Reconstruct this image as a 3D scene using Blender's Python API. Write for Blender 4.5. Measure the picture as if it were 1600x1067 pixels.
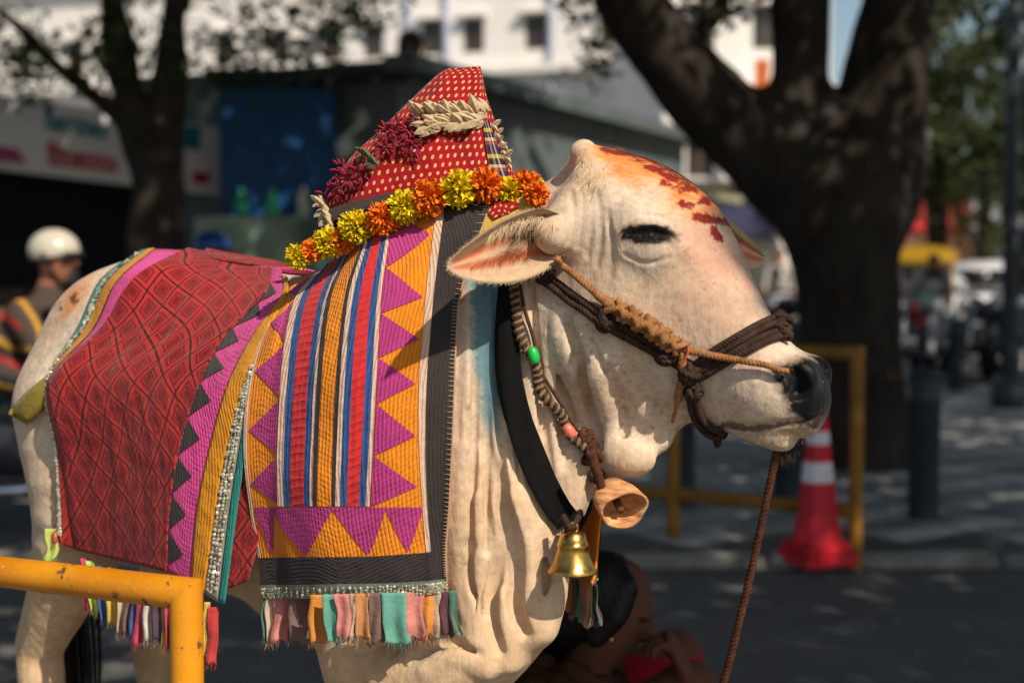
import bpy, bmesh, math, random
import numpy as np
from mathutils import Vector
random.seed(7); RNG = np.random.default_rng(7)
R = math.radians
scn = bpy.context.scene
for o in list(bpy.data.objects): bpy.data.objects.remove(o)
COL = scn.collection

# ------------------------------------------------------------------ camera
F = 1600*50/36.0
CAMZ = 1.25
PITCH = math.atan(103.5/F)
cd = bpy.data.cameras.new('camera'); cam = bpy.data.objects.new('camera', cd); COL.objects.link(cam)
cam.location = (0, 0, CAMZ); cam.rotation_euler = (math.pi/2-PITCH, 0, 0)
cd.lens = 50; cd.sensor_width = 36; cd.clip_end = 600; cd.clip_start = .05
cd.dof.use_dof = True; cd.dof.focus_distance = 2.2; cd.dof.aperture_fstop = 2.4; cd.dof.aperture_blades = 0
scn.camera = cam

# ------------------------------------------------------------------ light
SUN = np.array([.405, -.575, .66]); SUN = SUN/np.linalg.norm(SUN)
w = bpy.data.worlds.new('World'); scn.world = w; w.use_nodes = True
nt = w.node_tree; bg = nt.nodes['Background']
sky = nt.nodes.new('ShaderNodeTexSky'); sky.sky_type = 'NISHITA'; sky.sun_disc = False
sky.sun_elevation = math.asin(SUN[2]); sky.sun_rotation = math.atan2(SUN[0], SUN[1])
sky.air_density = 1.2; sky.dust_density = 1.5
nt.links.new(sky.outputs[0], bg.inputs[0]); bg.inputs[1].default_value = .10
sd = bpy.data.lights.new('sun', 'SUN'); sd.energy = 5.0; sd.angle = R(.5); sd.color = (1, .90, .76)
so = bpy.data.objects.new('sun', sd); COL.objects.link(so); so.location = (8, -12, 14)
so.rotation_euler = Vector(SUN).to_track_quat('Z', 'Y').to_euler()
vs = scn.view_settings; vs.view_transform = 'Standard'; vs.look = 'None'; vs.gamma = 1; vs.exposure = 0.05
vs.use_curve_mapping = False

# ------------------------------------------------------------------ pixel -> world (design units: the 1600 px photograph)
def ray(px, py):
    px = np.asarray(px, float); py = np.asarray(py, float)
    c, s = math.cos(PITCH), math.sin(PITCH)
    a = (px-800)/F; b = (533.5-py)/F
    return np.stack([a, c+b*s, -s+b*c], -1)
def P(px, py, Y):
    d = ray(px, py); return np.array([0, 0, CAMZ]) + d*(np.asarray(Y)/d[..., 1])[..., None]
def pix(V):
    V = np.asarray(V, float); c, s = math.cos(PITCH), math.sin(PITCH)
    x = V[..., 0]; y = V[..., 1]; z = V[..., 2]-CAMZ
    f = y*c - z*s; u = y*s + z*c
    return 800+F*x/f, 533.5-F*u/f
def norm(v):
    v = np.asarray(v, float); return v/np.maximum(np.linalg.norm(v, axis=-1, keepdims=True), 1e-9)
def crom(pts, n):
    """Catmull-Rom through pts (k,d), n samples"""
    p = np.asarray(pts, float)
    if len(p) == 2: return p[0]+(p[1]-p[0])*np.linspace(0, 1, n)[:, None]
    q = np.vstack([2*p[0]-p[1], p, 2*p[-1]-p[-2]])
    t = np.linspace(0, len(p)-1-1e-9, n); i = t.astype(int); f = (t-i)[:, None]
    a, b, c, d = q[i], q[i+1], q[i+2], q[i+3]
    return .5*((2*b)+(-a+c)*f+(2*a-5*b+4*c-d)*f**2+(-a+3*b-3*c+d)*f**3)

# ------------------------------------------------------------------ objects
def S(r, g, b, k=1.0):
    f = lambda c: (c/255/12.92 if c/255 <= .04045 else ((c/255+.055)/1.055)**2.4)
    return (f(r)*k, f(g)*k, f(b)*k, 1)
def mesh(name, V, Fc, mat=None, parent=None, smooth=True, uv=None, col=None):
    V = np.ascontiguousarray(V, np.float32)
    me = bpy.data.meshes.new(name)
    if isinstance(Fc, np.ndarray) and Fc.ndim == 2:
        n, k = Fc.shape
        me.vertices.add(len(V)); me.vertices.foreach_set('co', V.ravel())
        me.loops.add(n*k); me.loops.foreach_set('vertex_index', Fc.astype(np.int32).ravel())
        me.polygons.add(n); me.polygons.foreach_set('loop_start', np.arange(0, n*k, k, dtype=np.int32))
        me.update(calc_edges=True)
    else:
        me.from_pydata(V.tolist(), [], [list(f) for f in Fc]); me.update()
    if smooth: me.polygons.foreach_set('use_smooth', [True]*len(me.polygons))
    if uv is not None:
        l = me.uv_layers.new(name='UVMap'); vi = np.empty(len(me.loops), np.int32); me.loops.foreach_get('vertex_index', vi)
        l.data.foreach_set('uv', np.asarray(uv, np.float32)[vi].ravel())
    if col is not None:
        a = me.color_attributes.new('col', 'FLOAT_COLOR', 'POINT')
        c = np.ones((len(V), 4), np.float32); c[:, :3] = col; a.data.foreach_set('color', c.ravel())
    o = bpy.data.objects.new(name, me); COL.objects.link(o)
    if mat is not None: me.materials.append(mat)
    if parent is not None: o.parent = parent
    return o
def tag(o, label=None, cat=None, group=None, kind=None):
    if label: o['label'] = label
    if cat: o['category'] = cat
    if group: o['group'] = group
    if kind: o['kind'] = kind
    return o
def thing(name, loc, label, cat, group=None, rz=0):
    o = bpy.data.objects.new(name, None); COL.objects.link(o); o.location = loc; o.rotation_euler = (0, 0, rz)
    o.empty_display_size = .1
    tag(o, label, cat, group); return o
def world_child(o, parent):
    """o's mesh is in world coordinates: parent to an unrotated empty and subtract its location"""
    o.parent = parent; o.location = -parent.location; return o
def copy_tree(o, parent=None):
    c = o.copy(); COL.objects.link(c); c.parent = parent
    for ch in o.children: copy_tree(ch, c)
    return c

class MB:
    """mesh collector"""
    def __init__(s): s.v = []; s.f = []; s.uv = []
    def add(s, V, Fc):
        o = len(s.v); s.v += [tuple(map(float, x)) for x in V]; s.f += [tuple(int(i)+o for i in f) for f in Fc]; return s
    def box(s, c, size, rz=0, bev=0):
        c = np.array(c, float); h = np.array(size, float)/2
        if bev <= 0:
            V = np.array([[x, y, z] for x in (-1, 1) for y in (-1, 1) for z in (-1, 1)], float)*h
            Fc = [(0, 1, 3, 2), (4, 6, 7, 5), (0, 4, 5, 1), (2, 3, 7, 6), (0, 2, 6, 4), (1, 5, 7, 3)]
        else:
            bm = bmesh.new(); bmesh.ops.create_cube(bm, size=1)
            for v in bm.verts: v.co = Vector((v.co.x*size[0], v.co.y*size[1], v.co.z*size[2]))
            bmesh.ops.bevel(bm, geom=list(bm.edges), offset=bev, segments=2, affect='EDGES')
            bm.verts.index_update(); V = np.array([v.co[:] for v in bm.verts]); Fc = [[v.index for v in f.verts] for f in bm.faces]; bm.free()
        ca, sa = math.cos(rz), math.sin(rz)
        V = np.stack([V[:, 0]*ca-V[:, 1]*sa, V[:, 0]*sa+V[:, 1]*ca, V[:, 2]], -1)+c
        return s.add(V, Fc)
    def tube(s, pts, r, n=10, caps=True):
        V, Fc = tube_geo(pts, r, n, caps); return s.add(V, Fc)
    def lathe(s, prof, c=(0, 0, 0), n=24, axis='z'):
        V = []; Fc = []; c = np.array(c, float)
        for (r_, z) in prof:
            for k in range(n):
                a = 2*math.pi*k/n; p = (r_*math.cos(a), r_*math.sin(a), z)
                if axis == 'y': p = (p[0], p[2], p[1])
                if axis == 'x': p = (p[2], p[0], p[1])
                V.append(c+np.array(p))
        for i in range(len(prof)-1):
            for k in range(n):
                Fc.append((i*n+k, i*n+(k+1) % n, (i+1)*n+(k+1) % n, (i+1)*n+k))
        Fc.append(tuple(range(n))[::-1]); Fc.append(tuple(range((len(prof)-1)*n, len(prof)*n)))
        return s.add(V, Fc)
    def build(s, name, mat, parent=None, smooth=True, auto=False):
        o = mesh(name, np.array(s.v), s.f, mat, parent, smooth)
        if auto: sharp(o)
        return o
def sharp(o, ang=.6):
    me = o.data; bm = bmesh.new(); bm.from_mesh(me)
    for e in bm.edges:
        if len(e.link_faces) == 2 and e.calc_face_angle(0) > ang: e.smooth = False
    bm.to_mesh(me); bm.free(); return o
def frames(pts):
    p = np.asarray(pts, float); t = norm(np.gradient(p, axis=0)); N = []
    ref = np.array([0, 0, 1.]) if abs(t[0][2]) < .9 else np.array([1., 0, 0])
    n = norm(np.cross(t[0], ref))
    for i in range(len(p)):
        n = norm(n - t[i]*np.dot(n, t[i])); N.append(n)
    N = np.array(N); return t, N, np.cross(t, N)
def tube_geo(pts, r, n=10, caps=True):
    p = np.asarray(pts, float); t, N, B = frames(p); r = np.broadcast_to(np.asarray(r, float), (len(p),))
    a = np.arange(n)*2*math.pi/n
    V = (p[:, None]+r[:, None, None]*(np.cos(a)[None, :, None]*N[:, None]+np.sin(a)[None, :, None]*B[:, None])).reshape(-1, 3)
    Fc = [(i*n+k, i*n+(k+1) % n, (i+1)*n+(k+1) % n, (i+1)*n+k) for i in range(len(p)-1) for k in range(n)]
    if caps: Fc += [tuple(range(n))[::-1], tuple(range((len(p)-1)*n, len(p)*n))]
    return V, Fc
def rope_geo(pts, r, pitch, strands=3, n=7, fat=.62):
    """twisted rope: strands wound round the polyline"""
    p = np.asarray(pts, float); L = np.r_[0, np.cumsum(np.linalg.norm(np.diff(p, axis=0), axis=1))]
    m = max(6, int(L[-1]/pitch*7)); s = np.linspace(0, L[-1], m)
    q = np.stack([np.interp(s, L, p[:, k]) for k in range(3)], -1)
    rr = np.interp(s, L, np.broadcast_to(np.asarray(r, float), (len(p),)))
    t, N, B = frames(q); V = []; Fc = []
    for j in range(strands):
        a = 2*math.pi*(s/pitch+j/strands)
        c = q+(rr*(1-fat))[:, None]*(np.cos(a)[:, None]*N+np.sin(a)[:, None]*B)
        v, f = tube_geo(c, rr*fat, n); o = sum(len(x) for x in V); V.append(v); Fc += [tuple(i+o for i in x) for x in f]
    return np.vstack(V), Fc

# ------------------------------------------------------------------ materials
class NG:
    def __init__(s, name):
        s.m = bpy.data.materials.new(name); s.m.use_nodes = True; s.t = s.m.node_tree; s.b = s.t.nodes['Principled BSDF']
    def n(s, kind, **kw):
        x = s.t.nodes.new('ShaderNode'+kind)
        for k, v in kw.items(): setattr(x, k, v)
        return x
    def l(s, a, b): s.t.links.new(a, b)
    def inp(s, sock, v):
        if hasattr(v, 'is_output'): s.l(v, sock)
        elif v is not None: sock.default_value = v
    def math(s, op, a, b=None, c=None):
        x = s.n('Math', operation=op); s.inp(x.inputs[0], a); s.inp(x.inputs[1], b)
        if c is not None: s.inp(x.inputs[2], c)
        return x.outputs[0]
    def noise(s, scale, detail=4, vec=None, rough=.55):
        x = s.n('TexNoise'); x.inputs['Scale'].default_value = scale; x.inputs['Detail'].default_value = detail; x.inputs['Roughness'].default_value = rough
        s.l(vec if vec is not None else s.obj(), x.inputs['Vector']); return x.outputs[0]
    def obj(s):
        if not hasattr(s, '_tc'): s._tc = s.n('TexCoord')
        return s._tc.outputs['Object']
    def uv(s): s.obj(); return s._tc.outputs['UV']
    def ramp(s, fac, stops, interp='LINEAR'):
        x = s.n('ValToRGB'); r = x.color_ramp; r.interpolation = interp
        while len(r.elements) < len(stops): r.elements.new(.5)
        for e, (p, c) in zip(r.elements, stops): e.position = p; e.color = c
        s.l(fac, x.inputs[0]); return x.outputs[0]
    def mix(s, fac, a, b, mode='MIX'):
        x = s.n('Mix', data_type='RGBA', blend_type=mode); s.inp(x.inputs[0], fac); s.inp(x.inputs[6], a); s.inp(x.inputs[7], b); return x.outputs[2]
    def bump(s, h, strength, dist=.01, prev=None):
        x = s.n('Bump'); x.inputs['Strength'].default_value = strength; x.inputs['Distance'].default_value = dist
        s.l(h, x.inputs['Height'])
        if prev is not None: s.l(prev, x.inputs['Normal'])
        return x.outputs[0]
    def done(s, col, rough=.8, metal=0, normal=None, spec=.3, sheen=0):
        s.inp(s.b.inputs['Base Color'], col); s.inp(s.b.inputs['Roughness'], rough); s.b.inputs['Metallic'].default_value = metal
        s.b.inputs['Specular IOR Level'].default_value = spec
        if sheen: s.b.inputs['Sheen Weight'].default_value = sheen
        if normal is not None: s.l(normal, s.b.inputs['Normal'])
        return s.m
def sc(c, k): return (min(c[0]*k, 1), min(c[1]*k, 1), min(c[2]*k, 1), 1)
_M = {}
def M(name, col, rough=.7, var=.25, scale=8, bump=.15, bscale=60, metal=0, spec=.3, dirt=0):
    if name in _M: return _M[name]
    g = NG(name); nz = g.noise(scale, 6)
    c = g.ramp(nz, [(.25, sc(col, 1-var)), (.75, sc(col, 1+var))])
    if dirt:
        d = g.noise(scale*.35, 8, rough=.7); f = g.ramp(d, [(.48, (0, 0, 0, 1)), (.7, (dirt, dirt, dirt, 1))])
        c = g.mix(f, c, (.06, .05, .04, 1))
    nb = g.bump(g.noise(bscale, 4), bump, .004) if bump else None
    rg = g.math('MULTIPLY_ADD', nz, .25, rough-.12)
    _M[name] = g.done(c, rg, metal, nb, spec); return _M[name]
def CLOTH(name, col, ribs=0, var=.18, ribdir='u', strength=.5, cross=0, fade=.06, sheen=.10):
    """woven / quilted cloth in UV space (UV in metres)"""
    if name in _M: return _M[name]
    g = NG(name); sep = g.n('SeparateXYZ'); g.l(g.uv(), sep.inputs[0]); u, v = sep.outputs[0], sep.outputs[1]
    wob = g.math('MULTIPLY', g.noise(35, 3, g.uv()), .004)
    nz = g.noise(14, 6, g.uv()); fine = g.noise(900, 2, g.uv())
    c = g.ramp(nz, [(.3, sc(col, 1-var)), (.7, sc(col, 1+var))])
    grey = (.30, .27, .24, 1)
    c = g.mix(g.math('MULTIPLY', g.noise(5, 7, g.uv(), .7), fade*1.6), c, grey)
    c = g.mix(g.math('MULTIPLY_ADD', fine, .5, .0), c, sc(col, .55))
    n0 = g.bump(fine, .35, .0012)
    if ribs:
        def rib(x, per):
            a = g.math('MULTIPLY', g.math('ADD', x, wob), math.pi/per)
            return g.math('POWER', g.math('ABSOLUTE', g.math('SINE', a)), .55)
        r1 = rib(u if ribdir == 'u' else v, ribs); h = r1
        if cross:
            dash = rib(v if ribdir == 'u' else u, cross); h = g.math('ADD', r1, g.math('MULTIPLY', dash, .45))
        n0 = g.bump(h, strength, .0026, n0)
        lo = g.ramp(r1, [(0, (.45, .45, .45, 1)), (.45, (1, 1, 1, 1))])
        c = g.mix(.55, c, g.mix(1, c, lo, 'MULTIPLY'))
    n0 = g.bump(g.noise(30, 4, g.uv()), .5, .012, n0)
    _M[name] = g.done(c, .88, 0, n0, .15, sheen); return _M[name]
# ------------------------------------------------------------------ implicit surfaces (smooth unions of lofted sections) -> one continuous mesh
def smin(a, b, k):
    if k <= 0: return np.minimum(a, b)
    h = np.maximum(k-np.abs(a-b), 0)/k; return np.minimum(a, b)-h*h*k*.25
class Loft:
    def __init__(s, st, n=24, k=.03, power=2.0, asym=0, along=None, sub=False):
        """st: list of (center, up, lat, half_up, half_lat)"""
        A = np.array([np.r_[c, u, l, hu, hl] for c, u, l, hu, hl in st], float)
        D = crom(A, n); s.C = D[:, :3]; s.U = norm(D[:, 3:6]); L = D[:, 6:9]
        L = norm(L-s.U*np.sum(L*s.U, 1, keepdims=True)); s.Lt = L; s.W = np.cross(s.U, L)
        s.hu = np.maximum(D[:, 9], .002); s.hl = np.maximum(D[:, 10], .002)
        sp = np.linalg.norm(np.diff(s.C, axis=0), axis=1).mean() if n > 1 else .02
        s.ha = np.minimum(np.full(n, along if along else max(sp*2.2, .012)), np.maximum(s.hu, s.hl)*1.0+1e-3)
        s.k = k; s.p = power; s.asym = asym; s.sub = sub
        m = (np.maximum(s.hu, s.hl)+s.ha)[:, None]+.05+k
        s.lo = (s.C-m).min(0); s.hi = (s.C+m).max(0)
    def sec(s, e, U, Lt, hu, hl, a):
        """distance of offsets e to a super-elliptic section; a = scaled distance beyond an end cap"""
        p = s.p; u = np.einsum('ij,ij->i', e, U)/hu
        if s.asym: hl = hl*(1+s.asym*np.clip(u, -1, 1))
        u = np.abs(u); l = np.abs(np.einsum('ij,ij->i', e, Lt))/hl
        k0 = (a[0]**p+u**p+l**p)**(1/p)+1e-6
        g = k0**(1-p)*np.sqrt((a[0]**(p-1)/a[1])**2+(u**(p-1)/hu)**2+(l**(p-1)/hl)**2)+1e-4
        return (k0-1)/g
    def d(s, Q):
        out = np.full(len(Q), 9., np.float32); n = len(s.C)
        f = np.float32; C, U, L, W, hu, hl = [x.astype(f) for x in (s.C, s.U, s.Lt, s.W, s.hu, s.hl)]
        if n > 1 and (C[-1]-C[0])@W[0] < 0: W = -W
        gs = Q@W.T-np.einsum('ij,ij->i', C, W)
        z = np.zeros(1, f)
        one = lambda x, m: np.repeat(x[None], m, 0)
        for i, m in ((0, gs[:, 0] <= 0 if n > 1 else np.ones(len(Q), bool)), (n-1, gs[:, -1] >= 0)):
            j = np.nonzero(m)[0]
            if len(j) == 0: continue
            a = np.abs(gs[j, i])/f(s.ha[i])
            out[j] = np.minimum(out[j], s.sec(Q[j]-C[i]-gs[j, i][:, None]*W[i], one(U[i], len(j)), one(L[i], len(j)), hu[i], hl[i], (a, f(s.ha[i]))))
        for i in range(n-1):
            j = np.nonzero((gs[:, i] >= 0) & (gs[:, i+1] < 0))[0]
            if len(j) == 0: continue
            t = gs[j, i]/(gs[j, i]-gs[j, i+1]); T = t[:, None]
            out[j] = np.minimum(out[j], s.sec(Q[j]-(C[i]+(C[i+1]-C[i])*T), U[i]+(U[i+1]-U[i])*T, L[i]+(L[i+1]-L[i])*T, hu[i]+(hu[i+1]-hu[i])*t, hl[i]+(hl[i+1]-hl[i])*t, (z, f(1))))
        return out
def ell(c, r, k=.03, up=(0, 0, 1), lat=(0, 1, 0), sub=False):
    """ellipsoid: r = (along, up, lat)"""
    L = Loft([(c, up, lat, r[1], r[2])]*2, 1, k, sub=sub); L.ha = np.array([r[0]]); L.C = np.array([c], float)
    m = max(r)+.05+k; L.lo = np.array(c)-m; L.hi = np.array(c)+m; return L
class Chain:
    """tapered capsule chain"""
    def __init__(s, pts, r, k=.02, n=0, sub=False):
        p = np.asarray(pts, float); r = np.broadcast_to(np.asarray(r, float), (len(p),))
        if n: q = crom(np.c_[p, r], n); p, r = q[:, :3], q[:, 3]
        s.p = p.astype(np.float32); s.r = r.astype(np.float32); s.k = k; s.sub = sub
        m = r.max()+.05+k; s.lo = p.min(0)-m; s.hi = p.max(0)+m
    def d(s, Q):
        out = np.full(len(Q), 9., np.float32)
        for i in range(len(s.p)-1):
            a, b = s.p[i], s.p[i+1]; ab = b-a
            h = np.clip(((Q-a)@ab)/max(float(ab@ab), 1e-9), 0, 1)
            np.minimum(out, np.linalg.norm(Q-a-h[:, None]*ab, axis=1)-(s.r[i]+(s.r[i+1]-s.r[i])*h), out=out)
        return out
class Body:
    def __init__(s, prims=()): s.pr = list(prims)
    def add(s, *p): s.pr += p
    def __call__(s, Q):
        Q = np.asarray(Q, np.float32); d = np.full(len(Q), .5, np.float32)
        for p in s.pr:
            m = np.all((Q > p.lo) & (Q < p.hi), 1); idx = np.nonzero(m)[0]
            if len(idx) == 0: continue
            v = p.d(Q[idx])
            d[idx] = -smin(-d[idx], v, p.k) if p.sub else smin(d[idx], v, p.k)
        return d
    def mesh(s, h, lo=None, hi=None):
        lo = np.min([p.lo for p in s.pr if not p.sub], 0)+.03 if lo is None else np.array(lo, float)
        hi = np.max([p.hi for p in s.pr if not p.sub], 0)-.03 if hi is None else np.array(hi, float)
        n = np.ceil((hi-lo)/h).astype(int)+1
        ax = [lo[i]+h*np.arange(n[i]) for i in range(3)]
        # coarse pass: only cells near the surface are evaluated finely
        Fd = np.full(n, .5, np.float32); st = 4
        cx = [a[::st] for a in ax]; G = np.stack(np.meshgrid(*cx, indexing='ij'), -1).reshape(-1, 3)
        dc = s(G).reshape([len(c) for c in cx])
        near = np.abs(dc) < h*st*2.2+.02
        up = near.repeat(st, 0).repeat(st, 1).repeat(st, 2)
        sh = st//2
        nf = np.zeros(n, bool)
        for dx in (-sh, 0, sh):
            pass
        upd = up[:n[0], :n[1], :n[2]]; nf[:upd.shape[0], :upd.shape[1], :upd.shape[2]] = upd
        sg = dc.repeat(st, 0).repeat(st, 1).repeat(st, 2)[:n[0], :n[1], :n[2]]; Fd[:sg.shape[0], :sg.shape[1], :sg.shape[2]] = sg
        ii = np.argwhere(nf); Q = lo+ii*h
        Fd[nf] = s(Q)
        V, Fc = surface_nets(Fd, lo, h); return V, Fc
    def project(s, V, Fc, it=2, lim=.01):
        for _ in range(it):
            N = vnormals(V, Fc); d = np.clip(s(V), -lim, lim); V = V-N*d[:, None]
        return V
def vnormals(V, Fc):
    a = V[Fc[:, 2]]-V[Fc[:, 0]]; b = V[Fc[:, 3]]-V[Fc[:, 1]]; n = np.cross(a, b); N = np.zeros_like(V)
    for k in range(4):
        for c in range(3): N[:, c] += np.bincount(Fc[:, k], n[:, c], len(V))
    return norm(N)
def surface_nets(Fd, lo, h):
    I = Fd < 0; nx, ny, nz = Fd.shape
    cnt = np.zeros((nx-1, ny-1, nz-1), np.int8)
    for dx in (0, 1):
        for dy in (0, 1):
            for dz in (0, 1): cnt += I[dx:nx-1+dx, dy:ny-1+dy, dz:nz-1+dz]
    act = (cnt > 0) & (cnt < 8); cells = np.argwhere(act); idm = np.full(act.shape, -1, np.int64); idm[act] = np.arange(len(cells))
    acc = np.zeros((len(cells), 3)); num = np.zeros(len(cells))
    cor = [(x, y, z) for x in (0, 1) for y in (0, 1) for z in (0, 1)]
    for a in cor:
        for ax in range(3):
            if a[ax]: continue
            b = list(a); b[ax] = 1
            fa = Fd[cells[:, 0]+a[0], cells[:, 1]+a[1], cells[:, 2]+a[2]]; fb = Fd[cells[:, 0]+b[0], cells[:, 1]+b[1], cells[:, 2]+b[2]]
            m = (fa < 0) != (fb < 0); t = np.where(m, fa/np.where(m, fa-fb, 1), 0)
            pt = np.array(a, float)[None].repeat(len(cells), 0); pt[:, ax] += t
            acc[m] += pt[m]; num += m
    V = lo+(cells+acc/np.maximum(num, 1)[:, None])*h
    Fs = []
    for ax in range(3):
        b, c = [(1, 2), (2, 0), (0, 1)][ax]
        sl0 = [slice(None)]*3; sl1 = [slice(None)]*3; sl0[ax] = slice(0, -1); sl1[ax] = slice(1, None)
        ch = I[tuple(sl0)] != I[tuple(sl1)]; e = np.argwhere(ch)
        ok = (e[:, b] > 0) & (e[:, c] > 0) & (e[:, b] < Fd.shape[b]-1) & (e[:, c] < Fd.shape[c]-1); e = e[ok]
        if len(e) == 0: continue
        def cid(db, dc):
            x = e.copy(); x[:, b] -= db; x[:, c] -= dc; return idm[x[:, 0], x[:, 1], x[:, 2]]
        q = np.stack([cid(1, 1), cid(0, 1), cid(0, 0), cid(1, 0)], 1)
        flip = ~I[tuple(e.T)]; q[flip] = q[flip][:, ::-1]; Fs.append(q)
    Fq = np.vstack(Fs); Fq = Fq[(Fq >= 0).all(1)]
    return V, Fq
def subdivide(V, Fc):
    E = np.sort(np.stack([Fc, np.roll(Fc, -1, 1)], -1).reshape(-1, 2), 1)
    key = E[:, 0].astype(np.int64)*len(V)+E[:, 1]; uq, inv = np.unique(key, return_inverse=True)
    em = (V[uq//len(V)]+V[uq % len(V)])/2; fm = V[Fc].mean(1); n = len(V); e = inv.reshape(-1, 4)+n; f = np.arange(len(Fc))+n+len(em)
    q = np.concatenate([np.stack([Fc[:, k], e[:, k], f, e[:, (k-1) % 4]], 1) for k in range(4)])
    return np.vstack([V, em, fm]), q
def relax(V, Fc, it=1, lam=.5):
    for _ in range(it):
        A = np.zeros_like(V); c = np.zeros(len(V))
        for k in range(4):
            a, b = Fc[:, k], Fc[:, (k+1) % 4]
            for x in range(3): A[:, x] += np.bincount(a, V[b, x], len(V))+np.bincount(b, V[a, x], len(V))
            c += np.bincount(a, minlength=len(V))+np.bincount(b, minlength=len(V))
        V = V+lam*(A/np.maximum(c, 1)[:, None]-V)
    return V
def trace(body, px, py, y0=1.6, y1=3.4, steps=70):
    """camera-side first hit of the design ray with an implicit body -> points, hit mask"""
    d = ray(px, py).reshape(-1, 3); d = d/d[:, 1:2]; o = np.array([0, 0, CAMZ]); t = np.full(len(d), y0); ln = np.linalg.norm(d, axis=1)
    alive = np.ones(len(d), bool); hit = np.zeros(len(d), bool)
    for _ in range(steps):
        i = np.nonzero(alive)[0]
        if len(i) == 0: break
        dist = body(o+d[i]*t[i, None]); h = dist < .0012; hit[i[h]] = True; alive[i[h]] = False
        j = i[~h]; t[j] += np.clip(dist[~h]*.7, .0006, .04)/ln[j]; alive[t > y1] = False
    return o+d*t[:, None], hit
def gradn(body, V, e=.004):
    V = np.asarray(V, float); g = np.stack([body(V+np.eye(3)[k]*e)-body(V-np.eye(3)[k]*e) for k in range(3)], -1); return norm(g)
# ------------------------------------------------------------------ the bull (one continuous surface)
PHI = R(38); HB = np.array([math.cos(PHI), -math.sin(PHI), 0]); NR = np.array([-math.sin(PHI), -math.cos(PHI), 0]); S0 = np.array([-.127, 2.305, 0])
def B(L, lat, z): return S0-L*HB+lat*NR+np.array([0, 0, z])
def mirB(V): V = np.asarray(V, float); return V-2*((V-S0)@NR)[..., None]*NR
PSI = R(25); E1 = np.array([math.cos(PSI), -math.sin(PSI), 0]); E2 = np.array([math.sin(PSI), math.cos(PSI), 0]); H0 = np.array([.114, 2.20, 0])
def PH(px, py, off=0.):
    d = ray(px, py); t = ((H0+off*E2)@E2)/(d@E2); return np.array([0, 0, CAMZ])+d*np.asarray(t)[..., None]
def mirH(V): V = np.asarray(V, float); return V-2*((V-H0)@E2)[..., None]*E2
UP = np.array([0, 0, 1.])
bull = Body()
tr = [(-.20, 1.12, .74, .10), (-.10, 1.28, .67, .165), (.05, 1.31, .655, .205), (.25, 1.25, .665, .235), (.45, 1.262, .68, .238),
      (.62, 1.292, .72, .224), (.76, 1.275, .80, .20), (.85, 1.215, .86, .155), (.895, 1.13, .92, .11)]
bull.add(Loft([(B(L, 0, (a+b)/2), UP, NR, (a-b)/2, hw) for L, a, b, hw in tr], 44, .05, 2.25, along=.055))
bull.add(ell(B(.02, 0, 1.36), (.13, .10, .052), .06, UP, NR))
for s in (1, -1):
    e = 0 if s > 0 else .03
    bull.add(ell(B(.74, s*.105, 1.03), (.15, .20, .105), .06, UP, NR))
    bull.add(ell(B(.56, s*.13, 1.235), (.06, .035, .05), .05, UP, NR))     # hook bone
    bull.add(ell(B(.02, s*.125, .98), (.12, .23, .085), .06, UP, NR))
    bull.add(Chain([B(.76+e, s*.135, 1.0), B(.72+e, s*.155, .82), B(.80+e, s*.15, .66), B(.885+e, s*.145, .53), B(.89+e, s*.145, .47), B(.875+e, s*.145, .30), B(.87+e, s*.145, .14), B(.83+e, s*.145, .07)],
                   [.125, .10, .066, .043, .045, .032, .038, .045], .05, 22))
    bull.add(Chain([B(.80+e, s*.145, .72), B(.90+e, s*.145, .60), B(.925+e, s*.145, .535)], [.05, .026, .026], .03, 8))
    bull.add(Chain([B(.05, s*.12, .92), B(.07, s*.12, .74), B(.055, s*.118, .58), B(.045, s*.115, .40), B(.05, s*.115, .26), B(.05, s*.115, .13), B(.02, s*.115, .07)],
                   [.10, .076, .052, .048, .032, .038, .046], .05, 20))
# sheath and brisket
bull.add(ell(B(.30, 0, .67), (.12, .05, .05), .06, UP, NR))
# neck
def nst(t, b, Y, hl, lat): T, Bm = P(*t, Y), P(*b, Y); return ((T+Bm)/2, norm(T-Bm), lat, np.linalg.norm(T-Bm)/2, hl)
bull.add(Loft([nst((650, 320), (690, 1000), 2.31, .185, NR), nst((735, 300), (755, 960), 2.27, .165, NR), nst((800, 300), (800, 860), 2.24, .135, -E2),
               nst((868, 285), (862, 730), 2.215, .108, -E2), nst((925, 275), (915, 620), 2.20, .092, -E2)], 26, .05, 2.2, along=.05))
# dewlap
def dst(e, i, hl):
    a, b = P(*e), P(*i); return ((a+b)/2, norm(a-b), NR, np.linalg.norm(a-b)/2, hl)
bull.add(Loft([dst((1075, 652, 2.125), (1040, 590, 2.13), .030), dst((1040, 694, 2.13), (985, 590, 2.16), .038), dst((992, 742, 2.145), (930, 600, 2.19), .046), dst((945, 742, 2.15), (870, 640, 2.19), .046), dst((912, 795, 2.14), (830, 700, 2.2), .044), dst((884, 875, 2.13), (785, 790, 2.2), .048),
               dst((872, 965, 2.12), (755, 860, 2.2), .055), dst((822, 1035, 2.12), (735, 930, 2.21), .065), dst((750, 1090, 2.14), (690, 980, 2.24), .09),
               dst((680, 1120, 2.2), (640, 1000, 2.28), .11)], 34, .035, 2.2, along=.028))
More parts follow.
